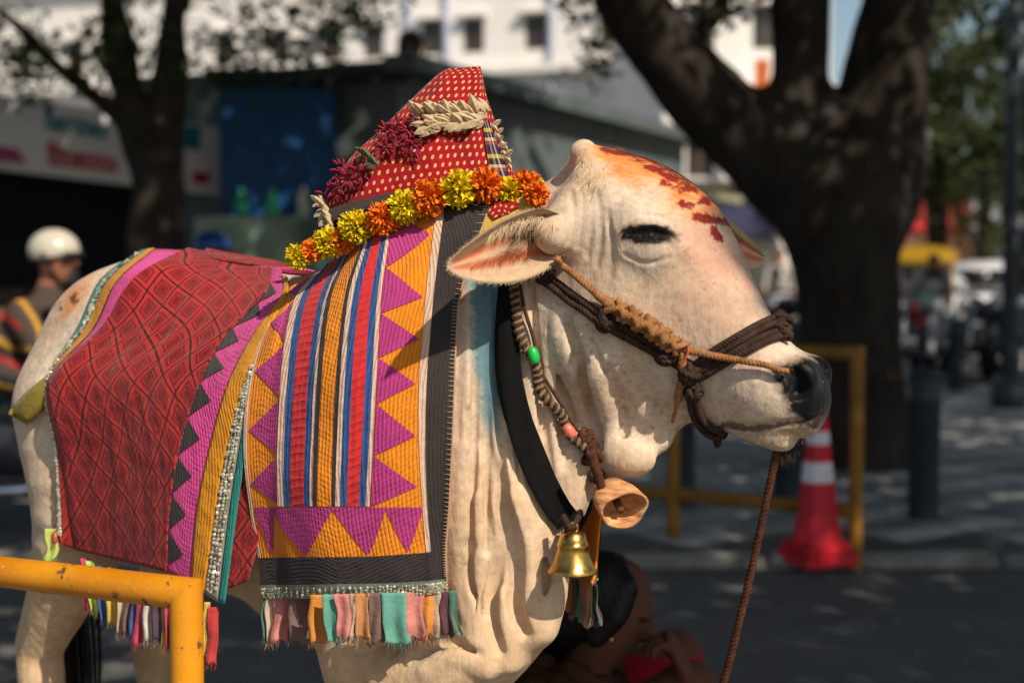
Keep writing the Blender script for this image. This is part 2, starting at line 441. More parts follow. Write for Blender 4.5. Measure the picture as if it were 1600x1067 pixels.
# head
hs = [((912, 262), (848, 420), .062), ((955, 240), (852, 520), .098), ((1010, 247), (872, 592), .117), ((1068, 278), (912, 634), .121), ((1118, 326), (965, 650), .109), ((1150, 385), (1022, 650), .092),
      ((1176, 445), (1066, 648), .078), ((1204, 497), (1102, 660), .067), ((1230, 533), (1138, 675), .062), ((1254, 558), (1178, 689), .062), ((1270, 582), (1222, 692), .056), ((1276, 606), (1250, 682), .044)]
def hst(t, b, hl): T, Bm = PH(*t), PH(*b); return ((T+Bm)/2, norm(T-Bm), E2, np.linalg.norm(T-Bm)/2, hl)
bull.add(Loft([hst(*x) for x in hs], 46, .035, 2.35, asym=.22, along=.024))
def both(c, r, k=.03, up=UP, sub=False, ax=None):
    """ellipsoid on the near side of the head and its mirror image"""
    bull.add(ell(c, r, k, up, E2, sub)); bull.add(ell(mirH(c), r, k, up, E2, sub))
def bothc(pts, r, k, n=0, sub=False):
    bull.add(Chain(pts, r, k, n, sub)); bull.add(Chain(mirH(pts), r, k, n, sub))
def hits(pts, inward=0., body=None, y0=1.6):
    """surface points under design pixels, pushed inward along the normal"""
    body = body or bull; a = np.array(pts, float); V, ok = trace(body, a[:, 0], a[:, 1], y0)
    if not ok.all():
        good = np.nonzero(ok)[0]
        for i in np.nonzero(~ok)[0]:
            j = good[np.argmin(abs(good-i))] if len(good) else None
            V[i] = P(a[i, 0], a[i, 1], V[j][1] if j is not None else 2.2)
    if inward: V = V-gradn(body, V)*inward
    return V
base = Body(list(bull.pr))
def onhead(px, py, inward): return hits([(px, py)], inward, base)[0]
axd = norm(PH(1240, 620)-PH(900, 340)); axu = norm(np.cross(E2, axd)); axu = axu if axu[2] > 0 else -axu
# poll crest and horn stubs
bull.add(ell(PH(935, 262), (.045, .03, .06), .03, axu, E2))
for s in (1, -1):
    t = np.array([PH(945, 285, -.045), PH(922, 258, -.062), PH(912, 240, -.070)]); t = t if s > 0 else mirH(t)
    bull.add(Chain(t, [.032, .026, .021], .018, 6))
# ear stems
stem = np.array([PH(925, 330, -.075), PH(893, 348, -.105), PH(866, 366, -.135)]); bothc(stem, [.05, .040, .030], .03, 8)
# orbit, brow, lids
eye = onhead(1012, 368, .0)
en = gradn(base, eye[None])[0]
both(eye-en*.024, (.052, .040, .040), .03, axu)
bothc(np.array([onhead(965, 352, .012), onhead(1000, 332, .007), onhead(1042, 345, .010), onhead(1062, 372, .016)]), [.010, .013, .011, .008], .018, 10)
bothc(hits([(975, 392), (1010, 403), (1045, 392)], .008, base), [.008, .009, .007], .014, 8)
# cheek, facial crest, jaw muscle
both(onhead(935, 520, .030), (.06, .075, .035), .04, axu)
# muzzle pads, lips
both(onhead(1180, 610, .030), (.055, .045, .036), .03, axu)
bull.add(ell(PH(1205, 672), (.040, .022, .042), .018, axu, E2))
bull.add(ell(PH(1252, 606), (.032, .042, .050), .03, UP, E2))
both(PH(1250, 590, -.043), (.026, .026, .022), .018, axu)
# nostril and mouth slit
bothc(np.array([PH(1236, 578, -.064), PH(1250, 600, -.062), PH(1246, 612, -.056)]), [.009, .0125, .010], .010, 6, True)
base2 = Body(list(bull.pr))
FOLDS = []
def groove(pts, r, k=.010, n=12, depth=.0, mir=True): FOLDS.append((pts, r, k, n, depth, mir, True))
def ridge(pts, r, k=.014, n=12, depth=None, mir=False): k = max(k, float(np.mean(r))*1.7); FOLDS.append((pts, r, k, n, float(np.mean(r))*.55 if depth is None else depth, mir, False))
groove([(1282, 651), (1250, 659), (1210, 664), (1170, 668), (1140, 662)], [.003, .005, .005, .005, .003], .008)
# eye opening
groove([(980, 366), (1003, 364), (1026, 363), (1046, 369)], [.0035, .0085, .009, .0035], .005, 10, .004)
# lid creases
groove([(970, 360), (1000, 346), (1035, 350), (1056, 374)], [.0016, .0022, .002, .001], .005)
groove([(1004, 336), (1030, 338), (1050, 350)], [.0012, .0016, .001], .005)
groove([(975, 398), (1010, 412), (1046, 402)], [.0012, .0018, .001], .006)
# wrinkles between ear and eye
for k, (a, b, c) in enumerate([((905, 285), (912, 330), (903, 385)), ((918, 285), (925, 335), (917, 400)), ((932, 300), (938, 350), (932, 415)), ((893, 300), (897, 340), (889, 380)), ((948, 330), (955, 380), (953, 430))]):
    groove([a, b, c], [.0012, .0026, .0012], .009, 12)
# jaw line and throat folds
ridge([(866, 470), (876, 540), (902, 615), (915, 650)], [.012, .017, .017, .010])
ridge([(905, 500), (925, 580), (955, 660), (962, 720)], [.008, .013, .018, .014])
ridge([(955, 560), (985, 610), (1010, 650), (1035, 690)], [.006, .010, .014, .016])
ridge([(850, 480), (856, 560), (875, 640), (900, 700)], [.008, .012, .012, .008])
groove([(888, 490), (905, 560), (928, 640), (938, 700)], [.003, .008, .009, .005], .012, mir=False)
groove([(862, 510), (874, 590), (893, 660)], [.003, .006, .004], .010, mir=False)
groove([(975, 640), (975, 680), (972, 715)], [.003, .007, .003], .010, mir=False)
bull.add(ell(P(982, 715, 2.115), (.042, .030, .028), .025, UP, E2))
# neck pleats
for x0, x1, x2, yb in ((733, 734, 727, 830), (749, 752, 748, 840), (765, 770, 772, 800), (779, 788, 796, 780), (822, 830, 842, 760), (836, 852, 872, 740)):
    ridge([(x0, 425), (x1, 600), (x2, yb)], [.003, .011, .006], .010, 16)
for x0, x1, x2, yb in ((741, 743, 737, 850), (757, 761, 760, 860), (772, 779, 785, 800), (829, 841, 858, 740)):
    groove([(x0, 425), (x1, 600), (x2, yb)], [.001, .0055, .003], .013, 18, mir=False)
# dewlap folds
for pts, r in (([(722, 700), (719, 830), (722, 930), (742, 1005)], [.008, .013, .015, .008]), ([(745, 780), (752, 870), (748, 960), (760, 1040)], [.006, .014, .015, .012]),
               ([(792, 770), (797, 840), (787, 900), (786, 980), (800, 1040)], [.009, .013, .011, .012, .014]), ([(812, 780), (828, 860), (832, 930), (850, 985)], [.010, .018, .021, .022]),
               ([(850, 830), (862, 890), (864, 950)], [.008, .014, .014]), ([(905, 715), (900, 770), (888, 820)], [.012, .015, .010]),
               ([(640, 1010), (690, 985), (735, 1000)], [.008, .012, .006]), ([(660, 1045), (710, 1022), (760, 1050)], [.009, .014, .010])):
    ridge(pts, r, .013, 18)
for pts, r in (([(757, 690), (782, 771), (789, 850), (772, 905), (770, 945), (782, 1015)], [.003, .010, .014, .012, .011, .006]), ([(788, 764), (805, 850), (806, 940), (820, 985)], [.003, .012, .013, .008]),
               ([(735, 850), (738, 900), (752, 960)], [.003, .006, .003]), ([(846, 850), (852, 900), (846, 940)], [.003, .008, .004]), ([(640, 1030), (700, 1003), (750, 1020)], [.003, .007, .003])):
    groove(pts, r, .013, 18, .002, False)
rs = np.random.default_rng(3)
for k in range(26):                                   # finer creases of the neck and dewlap
    x0 = rs.uniform(716, 800); y0 = rs.uniform(470, 800); ln = rs.uniform(110, 300); dr = rs.uniform(.02, .16)*(1 if x0 > 745 else .2); y1 = min(y0+ln, 1010)
    f = (groove if k % 2 else ridge); r_ = rs.uniform(.0014, .0032)
    f([(x0, y0), (x0+dr*ln*.4+rs.uniform(-4, 4), (y0+y1)/2), (x0+dr*ln, y1)], [.0006, r_*(1 if k % 2 else 1.6), .0006], .006, 14, mir=False)
for k in range(10):
    x0 = rs.uniform(845, 905); y0 = rs.uniform(470, 560); ln = rs.uniform(70, 170); groove([(x0, y0), (x0+ln*.25, y0+ln*.6), (x0+ln*.42, y0+ln)], [.0006, rs.uniform(.0014, .003), .0006], .006, 12, mir=False)
allp = np.array([q for f in FOLDS for q in f[0]], float); FH = hits(allp, 0, base2); FN = gradn(base2, FH); at = 0
for ridges_first in (False, True):
    at = 0
    for pts, r, k, n, depth, mir, sub in FOLDS:
        m = len(pts); Vf = FH[at:at+m]-FN[at:at+m]*depth; at += m
        if sub != ridges_first: continue
        bull.add(Chain(Vf, r, k, n, sub))
        if mir: bull.add(Chain(mirH(Vf), r, k, n, sub))
V, Q = bull.mesh(.011, lo=(-1.16, 1.78, 0.02), hi=(.56, 3.12, 1.56))
V = bull.project(relax(V, Q, 1, .3), Q, 2)
V, Q = subdivide(V, Q); V = bull.project(V, Q, 2)
# finer mesh on the head, throat and dewlap
fx = V[Q].mean(1); sel = (fx[:, 0] > -.12) & (fx[:, 2] > .62)
def refine(V, Q, sel):
    """1->4 split of the selected quads; border quads get their extra edge points so nothing tears"""
    E = np.sort(np.stack([Q, np.roll(Q, -1, 1)], -1).reshape(-1, 2), 1); key = (E[:, 0].astype(np.int64)*len(V)+E[:, 1]).reshape(-1, 4)
    uq, inv = np.unique(key[sel].ravel(), return_inverse=True); inv = inv.reshape(-1, 4)
    em = (V[uq//len(V)]+V[uq % len(V)])/2; fm = V[Q[sel]].mean(1); n = len(V); e = inv+n; f = np.arange(sel.sum())+n+len(em); Fs = Q[sel]
    q = np.concatenate([np.stack([Fs[:, k], e[:, k], f, e[:, (k-1) % 4]], 1) for k in range(4)])
    rest = Q[~sel]; rk = key[~sel]; pos = np.searchsorted(uq, rk); pos = np.minimum(pos, len(uq)-1); has = uq[pos] == rk
    plain = rest[~has.any(1)]; poly = []
    for fr, hs_, ps in zip(rest[has.any(1)], has[has.any(1)], pos[has.any(1)]):
        p = []
        for k in range(4):
            p.append(int(fr[k]))
            if hs_[k]: p.append(int(ps[k]+n))
        poly.append(p)
    return np.vstack([V, em, fm]), np.vstack([plain, q]), poly
V, Q, POLY = refine(V, Q, sel)
V[:] = bull.project(V, Q, 2); V[:] = relax(V, Q, 1, .35)
leg = V[:, 2] < .82
Vr = relax(V, Q, 3, .5); V[leg] = Vr[leg]
BULLV, BULLQ = V, Q
# ------------------------------------------------------------------ coat colours (kept on the vertices), ears, eye
_nz = [(norm(RNG.normal(size=3)), RNG.uniform(0, 6.28)) for _ in range(24)]
def nz3(V, f):
    """cheap smooth noise in -1..1"""
    o = np.zeros(len(V))
    for i, (d, p) in enumerate(_nz[:12]): o += np.sin((V@d)*f*(1+.17*i)+p+1.7*np.sin((V@_nz[12+i][0])*f*.8+p))
    return o/5.0
def dist_poly(x, y, poly, closed=True):
    q = np.array(poly, float); n = len(q); d = np.full(len(x), 1e9); ins = np.zeros(len(x), bool)
    for i in range(n if closed else n-1):
        a, b = q[i], q[(i+1) % n]; ab = b-a; t = np.clip(((x-a[0])*ab[0]+(y-a[1])*ab[1])/(ab@ab), 0, 1)
        d = np.minimum(d, np.hypot(x-a[0]-t*ab[0], y-a[1]-t*ab[1]))
        if closed: ins ^= ((a[1] > y) != (b[1] > y)) & (x < (b[0]-a[0])*(y-a[1])/(b[1]-a[1]+1e-12)+a[0])
    return np.where(ins, -d, d) if closed else d
def sst(a, b, x): t = np.clip((x-a)/(b-a), 0, 1); return t*t*(3-2*t)
def coat(V):
    head = ((V-H0)@E1 > -.03) & (V[:, 2] > 1.02)
    W = V.copy(); far = head & ((V-H0)@E2 > 0); W[far] = mirH(V[far])
    wf = ~head & ((V-S0)@NR < 0); W[wf] = mirB(V[wf])
    x, y = pix(W); n1 = nz3(V, 22); n2 = nz3(V, 75); n3 = nz3(V, 260)
    C = np.tile(np.array(S(228, 209, 187)[:3]), (len(V), 1))
    def lay(mask, c, k=1.0):
        C[:] = C*(1-(mask*k)[:, None])+np.array(c[:3])*(mask*k)[:, None]
    jit = 5*n2+3*n3+2.5*nz3(V, 520)
    lay(sst(.2, .9, n1*.5+.5), S(206, 178, 148), .6); lay(sst(.35, .9, n2*.5+.5), S(190, 168, 146), .35); lay(sst(.45, .95, n3*.5+.5), S(150, 124, 102), .28)
    low = sst(.95, .55, V[:, 2]); lay(low, S(214, 178, 132), .65)                     # dust on legs and brisket
    lay(sst(640, 780, y)*(x > 690), S(218, 184, 146), .5)
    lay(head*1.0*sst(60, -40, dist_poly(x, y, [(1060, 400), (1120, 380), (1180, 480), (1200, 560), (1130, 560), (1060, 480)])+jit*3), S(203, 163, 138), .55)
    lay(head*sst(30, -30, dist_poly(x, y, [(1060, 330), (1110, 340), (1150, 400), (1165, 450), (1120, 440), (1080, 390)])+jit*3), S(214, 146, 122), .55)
    # turmeric and vermilion on the forehead
    ocr = dist_poly(x, y, [(915, 222), (985, 222), (1060, 250), (1115, 290), (1140, 335), (1108, 338), (1062, 318), (1018, 290), (965, 268), (935, 250)])+jit*2.2
    lay(head*sst(16, -14, ocr), S(224, 128, 40), .9)
    lay(head*sst(26, -4, ocr)*sst(-20, 5, ocr), S(228, 168, 110), .5)
    for pl, wd in (([(945, 233), (985, 244), (1035, 272), (1062, 288)], 3.2), ([(975, 232), (1040, 262), (1075, 285)], 2.6), ([(1034, 285), (1052, 291), (1082, 300)], 5.5), ([(1066, 319), (1085, 319), (1112, 310)], 5.5), ([(1090, 340), (1110, 345), (1126, 347)], 5), ([(1117, 358), (1127, 370)], 4.5)):
        lay(head*sst(3, -2, dist_poly(x, y, pl, False)-wd+jit*.9), S(132, 18, 22), .95)
    lay(head*sst(26, 6, np.hypot((x-908)/1.2, y-248)+jit), S(206, 160, 122), .7)       # horn stub
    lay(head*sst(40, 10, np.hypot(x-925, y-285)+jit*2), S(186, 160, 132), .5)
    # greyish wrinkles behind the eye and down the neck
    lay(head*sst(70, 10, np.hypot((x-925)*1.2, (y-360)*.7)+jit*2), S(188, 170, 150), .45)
    # eye rims
    er = np.hypot((x-1012)/43, (y-366-.03*(x-1012))/16)
    lay(head*sst(1.35, .8, er+n3*.12), S(96, 76, 62), .75); lay(head*sst(1.02, .85, er+n3*.1), S(14, 11, 10))
    lay(head*sst(9, 2, dist_poly(x, y, [(1048, 372), (1064, 396), (1080, 420)], False)+jit), S(120, 92, 74), .35)
    # nose
    ns = dist_poly(x, y, [(1206, 580), (1232, 566), (1262, 558), (1310, 580), (1320, 650), (1276, 672), (1252, 657), (1236, 640), (1226, 616), (1218, 598)])+jit*.8
    lay(head*sst(3, -4, ns), S(11, 10, 11)); lay(head*sst(14, 0, ns)*sst(-6, 2, ns), S(110, 92, 82), .6)
    lay(head*sst(7, 2, dist_poly(x, y, [(1284, 654), (1250, 661), (1210, 666), (1165, 670), (1130, 664)], False)+jit*.5), S(60, 46, 40), .85)
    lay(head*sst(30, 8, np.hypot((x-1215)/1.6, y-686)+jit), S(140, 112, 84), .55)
    # faint blue-green colour powder rubbed into the neck pleats
    tl = dist_poly(x, y, [(727, 420), (800, 420), (792, 560), (778, 690), (764, 700), (750, 640), (738, 560)])+jit*1.2
    lay(sst(10, -12, tl)*(x < 805)*(y > 400)*sst(740, 630, y)*(~head), S(92, 134, 144), .95)
    # brown stain on the rump
    st = np.hypot((x-112)*.8+(y-470)*.55, ((y-470)*.8-(x-112)*.55)*.38)
    rump = (V-S0)@HB < -.45
    lay(rump*sst(22, 6, st+jit*1.5), S(208, 130, 62), .8); lay(rump*sst(8, 3, np.minimum(np.hypot(x-118, y-468), np.hypot(x-95, y-482))+jit), S(84, 32, 18), .9)
    # freckles
    fr = (nz3(V, 420) > 1.0) & (nz3(V, 40) > -.2); lay(head*fr*1.0, S(150, 110, 88), .55)
    lay((V[:, 2] < .075)*1.0, S(40, 34, 30))
    return np.clip(C, 0, 1)
def ear(up, lo, ya, yb, cup, curl, flip=1):
    nu, nv = 34, 20; U_ = crom(up, nu); L_ = crom(lo, nu); v = np.linspace(0, 1, nv); u = np.linspace(0, 1, nu)
    pxy = U_[:, None]+(L_-U_)[:, None]*v[None, :, None]
    env = np.sin(np.pi*np.clip(.12+.88*(1-u), 0, 1)**.8*.5+.0)[:, None]*np.minimum(1, 6*(1-u))[:, None]
    Y = ya+(yb-ya)*u[:, None]+env*(cup*np.sin(np.pi*v)**1.0-curl*np.exp(-(v/.12)**2)+.004*np.sin(v*19+u[:, None]*3)*np.sin(np.pi*v))[:, :]
    A = P(pxy[..., 0], pxy[..., 1], Y); Bk = P(pxy[..., 0], pxy[..., 1], Y+.005+.010*np.sin(np.pi*v)[None]*(1-u)[:, None])
    i = np.arange(nu*nv).reshape(nu, nv); a, b, c, d = i[:-1, :-1], i[1:, :-1], i[1:, 1:], i[:-1, 1:]
    f1 = np.stack([a, b, c, d], -1).reshape(-1, 4); f2 = f1[:, ::-1]+nu*nv
    rim = np.r_[i[:, 0], i[-1, 1:], i[::-1, -1][1:], i[0, ::-1][1:-1]]; n2 = np.roll(rim, -1)
    f3 = np.stack([rim, rim+nu*nv, n2+nu*nv, n2], -1)
    cream = np.array(S(198, 174, 144)[:3]); pink = np.array(S(204, 112, 76)[:3]); dark = np.array(S(66, 46, 34)[:3])
    uu, vv = np.meshgrid(u, v, indexing='ij')
    st = .5+.5*np.sin((vv*3.2+.25*uu+.15)*2*np.pi)
    pk = sst(.16, .3, vv)*sst(.92, .7, vv)*sst(.95, .75, uu)*sst(0, .2, uu)*st**.7
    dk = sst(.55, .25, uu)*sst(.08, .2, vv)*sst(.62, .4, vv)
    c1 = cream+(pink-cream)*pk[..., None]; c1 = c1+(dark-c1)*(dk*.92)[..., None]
    rimc = sst(.06, .0, vv)+sst(.95, 1, vv); c1 = c1+(np.array(S(150, 112, 76)[:3])-c1)*(np.clip(rimc, 0, 1)*.6)[..., None]
    c2 = np.tile(cream*.92, (nu*nv, 1))
    return np.vstack([A.reshape(-1, 3), Bk.reshape(-1, 3)]), np.vstack([f1, f2, f3]), np.vstack([c1.reshape(-1, 3), c2])
NEARUP = [(884, 338), (840, 326), (792, 340), (742, 372), (707, 402), (698, 416)]; NEARLO = [(884, 392), (850, 424), (802, 441), (756, 441), (718, 431), (699, 419)]
eV, eF, eC = ear(NEARUP, NEARLO, 2.075, 1.955, .046, .012)
e2V, e2F, e2C = ear([(1085, 335), (1140, 346), (1180, 380), (1197, 404)], [(1090, 400), (1140, 418), (1180, 420), (1198, 408)], 2.33, 2.42, .02, .0)
coatm = NG('white_coat')
at_ = coatm.n('VertexColor'); at_.layer_name = 'col'
nz_ = coatm.noise(60, 6); fz = coatm.noise(700, 3)
cc = coatm.mix(coatm.ramp(nz_, [(.35, (.0, .0, .0, 1)), (.75, (.45, .45, .45, 1))]), at_.outputs[0], coatm.mix(1, at_.outputs[0], (.55, .44, .34, 1), 'MULTIPLY'))
cc = coatm.mix(coatm.math('MULTIPLY', fz, .35), cc, coatm.mix(1, cc, (.62, .55, .48, 1), 'MULTIPLY'))
# hair direction: fine streaks
mp = coatm.n('Mapping'); mp.inputs['Scale'].default_value = (1, 1, .18); coatm.l(coatm.obj(), mp.inputs[0])
hr = coatm.noise(520, 3, mp.outputs[0]); nb = coatm.bump(hr, .35, .0016); nb = coatm.bump(coatm.noise(45, 4), .30, .006, nb); nb = coatm.bump(coatm.noise(55, 3, mp.outputs[0]), .45, .006, nb); nb = coatm.bump(coatm.noise(150, 3), .22, .002, nb)
dk = coatm.n('SeparateColor'); coatm.l(at_.outputs[0], dk.inputs[0])
rough = coatm.ramp(dk.outputs[0], [(.008, (.5, .5, .5, 1)), (.05, (.88, .88, .88, 1))])
coatm.b.inputs['Subsurface Weight'].default_value = .08; coatm.b.inputs['Subsurface Radius'].default_value = (.012, .006, .004); coatm.b.inputs['Subsurface Scale'].default_value = .6
coatm = coatm.done(cc, rough, 0, nb, .16, .08)
allV = np.vstack([BULLV, eV, e2V]); n0 = len(BULLV)
allF = [list(map(int, q)) for q in np.vstack([BULLQ, eF+n0, e2F+n0+len(eV)])]+POLY
BULL = thing('bull', tuple(B(.4, 0, 0)), 'white humped bull in bright quilts with vermilion marks on its forehead', 'bull')
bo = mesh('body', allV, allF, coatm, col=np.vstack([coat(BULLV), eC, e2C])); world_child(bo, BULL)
black = M('black_gloss', (.008, .007, .007, 1), .14, .1, 5, 0, spec=.6)
hairb = M('black_hair', (.012, .010, .009, 1), .55, .3, 40, 0, spec=.3)
for side in (0, 1):
    c = eye-en*.0165; c = c if side == 0 else mirH(c)
    mb = MB(); mb.lathe([(.0205*math.sin(a), -.0205*math.cos(a)) for a in np.linspace(.02, math.pi-.02, 14)], c, 22)
    world_child(mb.build('eye', black), BULL)
def strands(name, roots, dirs, ln, wd, mat, parent, drop=.3, seg=4, jit=.15):
    V = []; Fc = []
    for r0, d0 in zip(roots, dirs):
        l = ln*random.uniform(.6, 1.2); d = norm(np.array(d0)+RNG.normal(0, jit, 3)); side = norm(np.cross(d, (0, 1, .2)))
        o = len(V)
        for k in range(seg):
            t = k/(seg-1); p = r0+d*l*t+np.array([0, 0, -drop*l*t*t]); w_ = wd*(1-t*.85)
            V += [p-side*w_, p+side*w_]
        Fc += [(o+2*k, o+2*k+1, o+2*k+3, o+2*k+2) for k in range(seg-1)]
    o = mesh(name, np.array(V), Fc, mat); world_child(o, parent); tag(o, kind='stuff'); return o
lid = hits(crom([(976, 362), (1000, 354), (1026, 352), (1050, 368)], 46).tolist(), .001)
strands('eyelashes', lid, [(.25+.5*(k/46), -.8, -.45) for k in range(46)], .016, .0004, hairb, BULL, .35)
# pale hair inside the near ear and at its rim, on the poll and chin
hw = M('pale_hair', S(206, 178, 140), .7, .25, 60, 0); hd = M('brown_hair', S(96, 70, 48), .7, .3, 60, 0)
er_ = crom([(868, 345), (835, 336), (800, 346), (765, 364)], 130)
strands('ear_hair', P(er_[:, 0], er_[:, 1]+RNG.uniform(0, 8, 130), 2.045-.06*np.linspace(0, 1, 130)), [(-.35, -.25, -.7)]*130, .026, .0003, hw, BULL, .25, 4, .3)
er_ = crom([(862, 352), (830, 350), (800, 362)], 150)
strands('ear_hair', P(er_[:, 0], er_[:, 1]+RNG.uniform(0, 22, 150), 2.06-.03*np.linspace(0, 1, 150)), [(-.5, -.2, -.6)]*150, .024, .0003, hd, BULL, .2, 4, .3)
er_ = np.vstack([crom(NEARUP, 200), crom(NEARLO, 200)]); cdir = np.r_[np.tile([[-.35, -.3, .5]], (200, 1)), np.tile([[-.35, -.3, -.5]], (200, 1))]
strands('ear_hair', P(er_[:, 0], er_[:, 1], 2.075-.12*np.r_[np.linspace(0, 1, 200), np.linspace(0, 1, 200)]), cdir, .0055, .00022, hw, BULL, .1, 3, .45)
pr = hits(np.c_[RNG.uniform(905, 950, 160), RNG.uniform(243, 290, 160)].tolist(), .001)
strands('poll_hair', pr, [(-.35, -.4, -.75)]*160, .020, .0005, hw, BULL, .2, 3, .3)
pr = hits(np.c_[RNG.uniform(1160, 1262, 70), RNG.uniform(678, 692, 70)].tolist(), .001)
strands('chin_hair', pr, [(.15, -.4, -.8)]*70, .007, .00016, hw, BULL, .1, 3, .45)
# tail
tl = crom([B(.90, 0, 1.12), B(.955, .0, 1.02), B(.965, .0, .85), B(.96, .02, .70)], 16); mb = MB(); mb.tube(tl, np.linspace(.03, .016, 16), 10); world_child(mb.build('tail', M('tail_coat', S(214, 190, 160), .85, .15, 30, .2)), BULL)
V_, F_ = [], []
for k in range(60):
    a = RNG.uniform(0, 6.28); rr = RNG.uniform(0, .022); p0 = tl[-1]+np.array([rr*.5*math.cos(a), rr*.5*math.sin(a), .04*RNG.uniform()])
    q = crom([p0, p0+np.array([rr*2*math.cos(a), rr*2*math.sin(a), -.16]), p0+np.array([rr*1.9*math.cos(a+.3), rr*1.9*math.sin(a+.3), -.34]), p0+np.array([rr*.7*math.cos(a), rr*.7*math.sin(a), -.5+RNG.uniform(-.05, .05)])], 9)
    v, f = tube_geo(q, np.linspace(.006, .002, 9), 5); o_ = sum(map(len, V_)); V_.append(v); F_ += [tuple(i+o_ for i in x) for x in f]
world_child(tag(mesh('tail_switch', np.vstack(V_), F_, hairb), kind='stuff'), BULL)
# ------------------------------------------------------------------ cloths laid over the bull
class Panel:
    """cloth sheet: a net of design pixels dropped on the bull's body (own depth everywhere), read back at (u, v)"""
    def __init__(s, rows, nu=70, nv=80, off=.012, smooth=12, wrinkle=.003, lift=None, wf=16, hang=.0004):
        A = np.array(rows, float); nr, nc, _ = A.shape
        lin = lambda q: np.stack([np.interp(np.linspace(0, nc-1, nu), np.arange(nc), q[:, c]) for c in (0, 1)], -1); T = np.stack([lin(A[i]) for i in range(nr)], 0); G = np.stack([crom(T[:, j], nv) for j in range(nu)], 1)   # (nv,nu,2)
        V, ok = trace(bull, G[..., 0].ravel(), G[..., 1].ravel(), 1.7, 3.3, 60)
        Y = V[:, 1].reshape(nv, nu); ok = ok.reshape(nv, nu)
        Y[~ok] = np.nan
        m = np.nanmean(Y) if ok.any() else 2.2
        D = np.where(ok, Y, m)
        for _ in range(260):                                     # fill where the cloth hangs clear of the body
            Pd = np.pad(D, 1, mode='edge'); L = (Pd[:-2, 1:-1]+Pd[2:, 1:-1]+Pd[1:-1, :-2]+Pd[1:-1, 2:])/4; D = np.where(ok, D, L)
        lim = np.where(ok, D-off, D)
        Z = D-off
        for _ in range(smooth):
            Pd = np.pad(Z, 1, mode='reflect', reflect_type='odd'); L = (Pd[:-2, 1:-1]+Pd[2:, 1:-1]+Pd[1:-1, :-2]+Pd[1:-1, 2:])/4; Z = np.minimum(L, lim+.003)
        for j in range(1, nv): Z[j] = np.minimum(Z[j], Z[j-1]+hang)             # below the barrel the cloth hangs instead of tucking in
        q = P(G[..., 0], G[..., 1], Z)
        Z = Z-wrinkle*(1+.7*nz3(q.reshape(-1, 3)*np.array([1.3, 1.3, .45]), wf).reshape(Z.shape))
        if lift is not None: Z = Z-lift(np.linspace(0, 1, nu)[None, :], np.linspace(0, 1, nv)[:, None])
        s.G, s.Z = G, Z; s.W = P(G[..., 0], G[..., 1], Z); s.nu, s.nv = nu, nv
        du = np.gradient(s.W, axis=1); dv = np.gradient(s.W, axis=0); n = norm(np.cross(du, dv)); n *= np.where(n[..., 1:2] > 0, -1, 1); s.N = n
        cu = np.concatenate([np.zeros((nv, 1)), np.cumsum(np.linalg.norm(np.diff(s.W, axis=1), axis=2), 1)], 1); cv = np.concatenate([np.zeros((1, nu)), np.cumsum(np.linalg.norm(np.diff(s.W, axis=0), axis=2), 0)], 0)
        s.UV = np.stack([cu, cv], -1)
    def at(s, u, v, off=0.):
        u = np.clip(np.asarray(u, float), 0, 1)*(s.nu-1); v = np.clip(np.asarray(v, float), 0, 1)*(s.nv-1)
        i = np.minimum(u.astype(int), s.nu-2); j = np.minimum(v.astype(int), s.nv-2); a = (u-i)[..., None]; b = (v-j)[..., None]
        f = lambda M_: (M_[j, i]*(1-a)+M_[j, i+1]*a)*(1-b)+(M_[j+1, i]*(1-a)+M_[j+1, i+1]*a)*b
        return f(s.W)+f(s.N)*off, f(s.UV)
def quads(nu, nv):
    i = np.arange(nu*nv).reshape(nv, nu); return np.stack([i[:-1, :-1], i[:-1, 1:], i[1:, 1:], i[1:, :-1]], -1).reshape(-1, 4)
def put(name, V, Fc, mat, root, uv=None, thick=0, mir=True, drop=0., kind=None):
    """a cloth part, and the same part hanging on the bull's other side"""
    outs = []
    for m in ((0, 1) if mir else (0,)):
        W = V if m == 0 else mirB(V)+np.array([0, 0, -drop])+HB*drop*2.2
        o = mesh(name, W, (Fc if m == 0 else Fc[:, ::-1]), mat, uv=uv)
        if thick:
            md = o.modifiers.new('thickness', 'SOLIDIFY'); md.thickness = thick; md.offset = 0
        world_child(o, root)
        if kind: tag(o, kind=kind)
        outs.append(o)
    return outs
def patch(pan, name, c, mat, root, nu=6, nv=40, off=.0016, thick=0, mir=True, drop=0., edge=None):
    off = off if thick else off+.0016
    """c = four (u,v) corners: top-left, top-right, bottom-right, bottom-left"""
    c = np.array(c, float); a = np.linspace(0, 1, nu)[None, :, None]; b = np.linspace(0, 1, nv)[:, None, None]
    g = (c[0]*(1-a)+c[1]*a)*(1-b)+(c[3]*(1-a)+c[2]*a)*b
    if edge is not None: g = edge(g, a[..., 0], b[..., 0])
    V, uv = pan.at(g[..., 0], g[..., 1], off)
    return put(name, V.reshape(-1, 3), quads(nu, nv), mat, root, uv.reshape(-1, 2), thick, mir, drop)
orange = CLOTH('orange_quilting', S(238, 138, 18), .0062, .14, strength=.55, cross=.008)
magenta = CLOTH('magenta_quilting', S(184, 54, 124), .0062, .14, strength=.55, cross=.008)
blackq = CLOTH('charcoal_quilting', S(52, 44, 44), .0060, .15, strength=.4)
blackh = CLOTH('charcoal_band', S(50, 42, 44), .0062, .15, ribdir='v', strength=.6)
creamq = CLOTH('cream_strip', S(222, 184, 158), .006, .1)
blueq = CLOTH('blue_strip', S(36, 82, 142), .0075, .14, strength=.6)
redq = CLOTH('red_strip', S(214, 42, 46), .013, .14, ribdir='v', strength=.5, cross=.012)
pinkq = CLOTH('pink_quilting', S(222, 72, 146), .0062, .14, strength=.55, cross=.008)
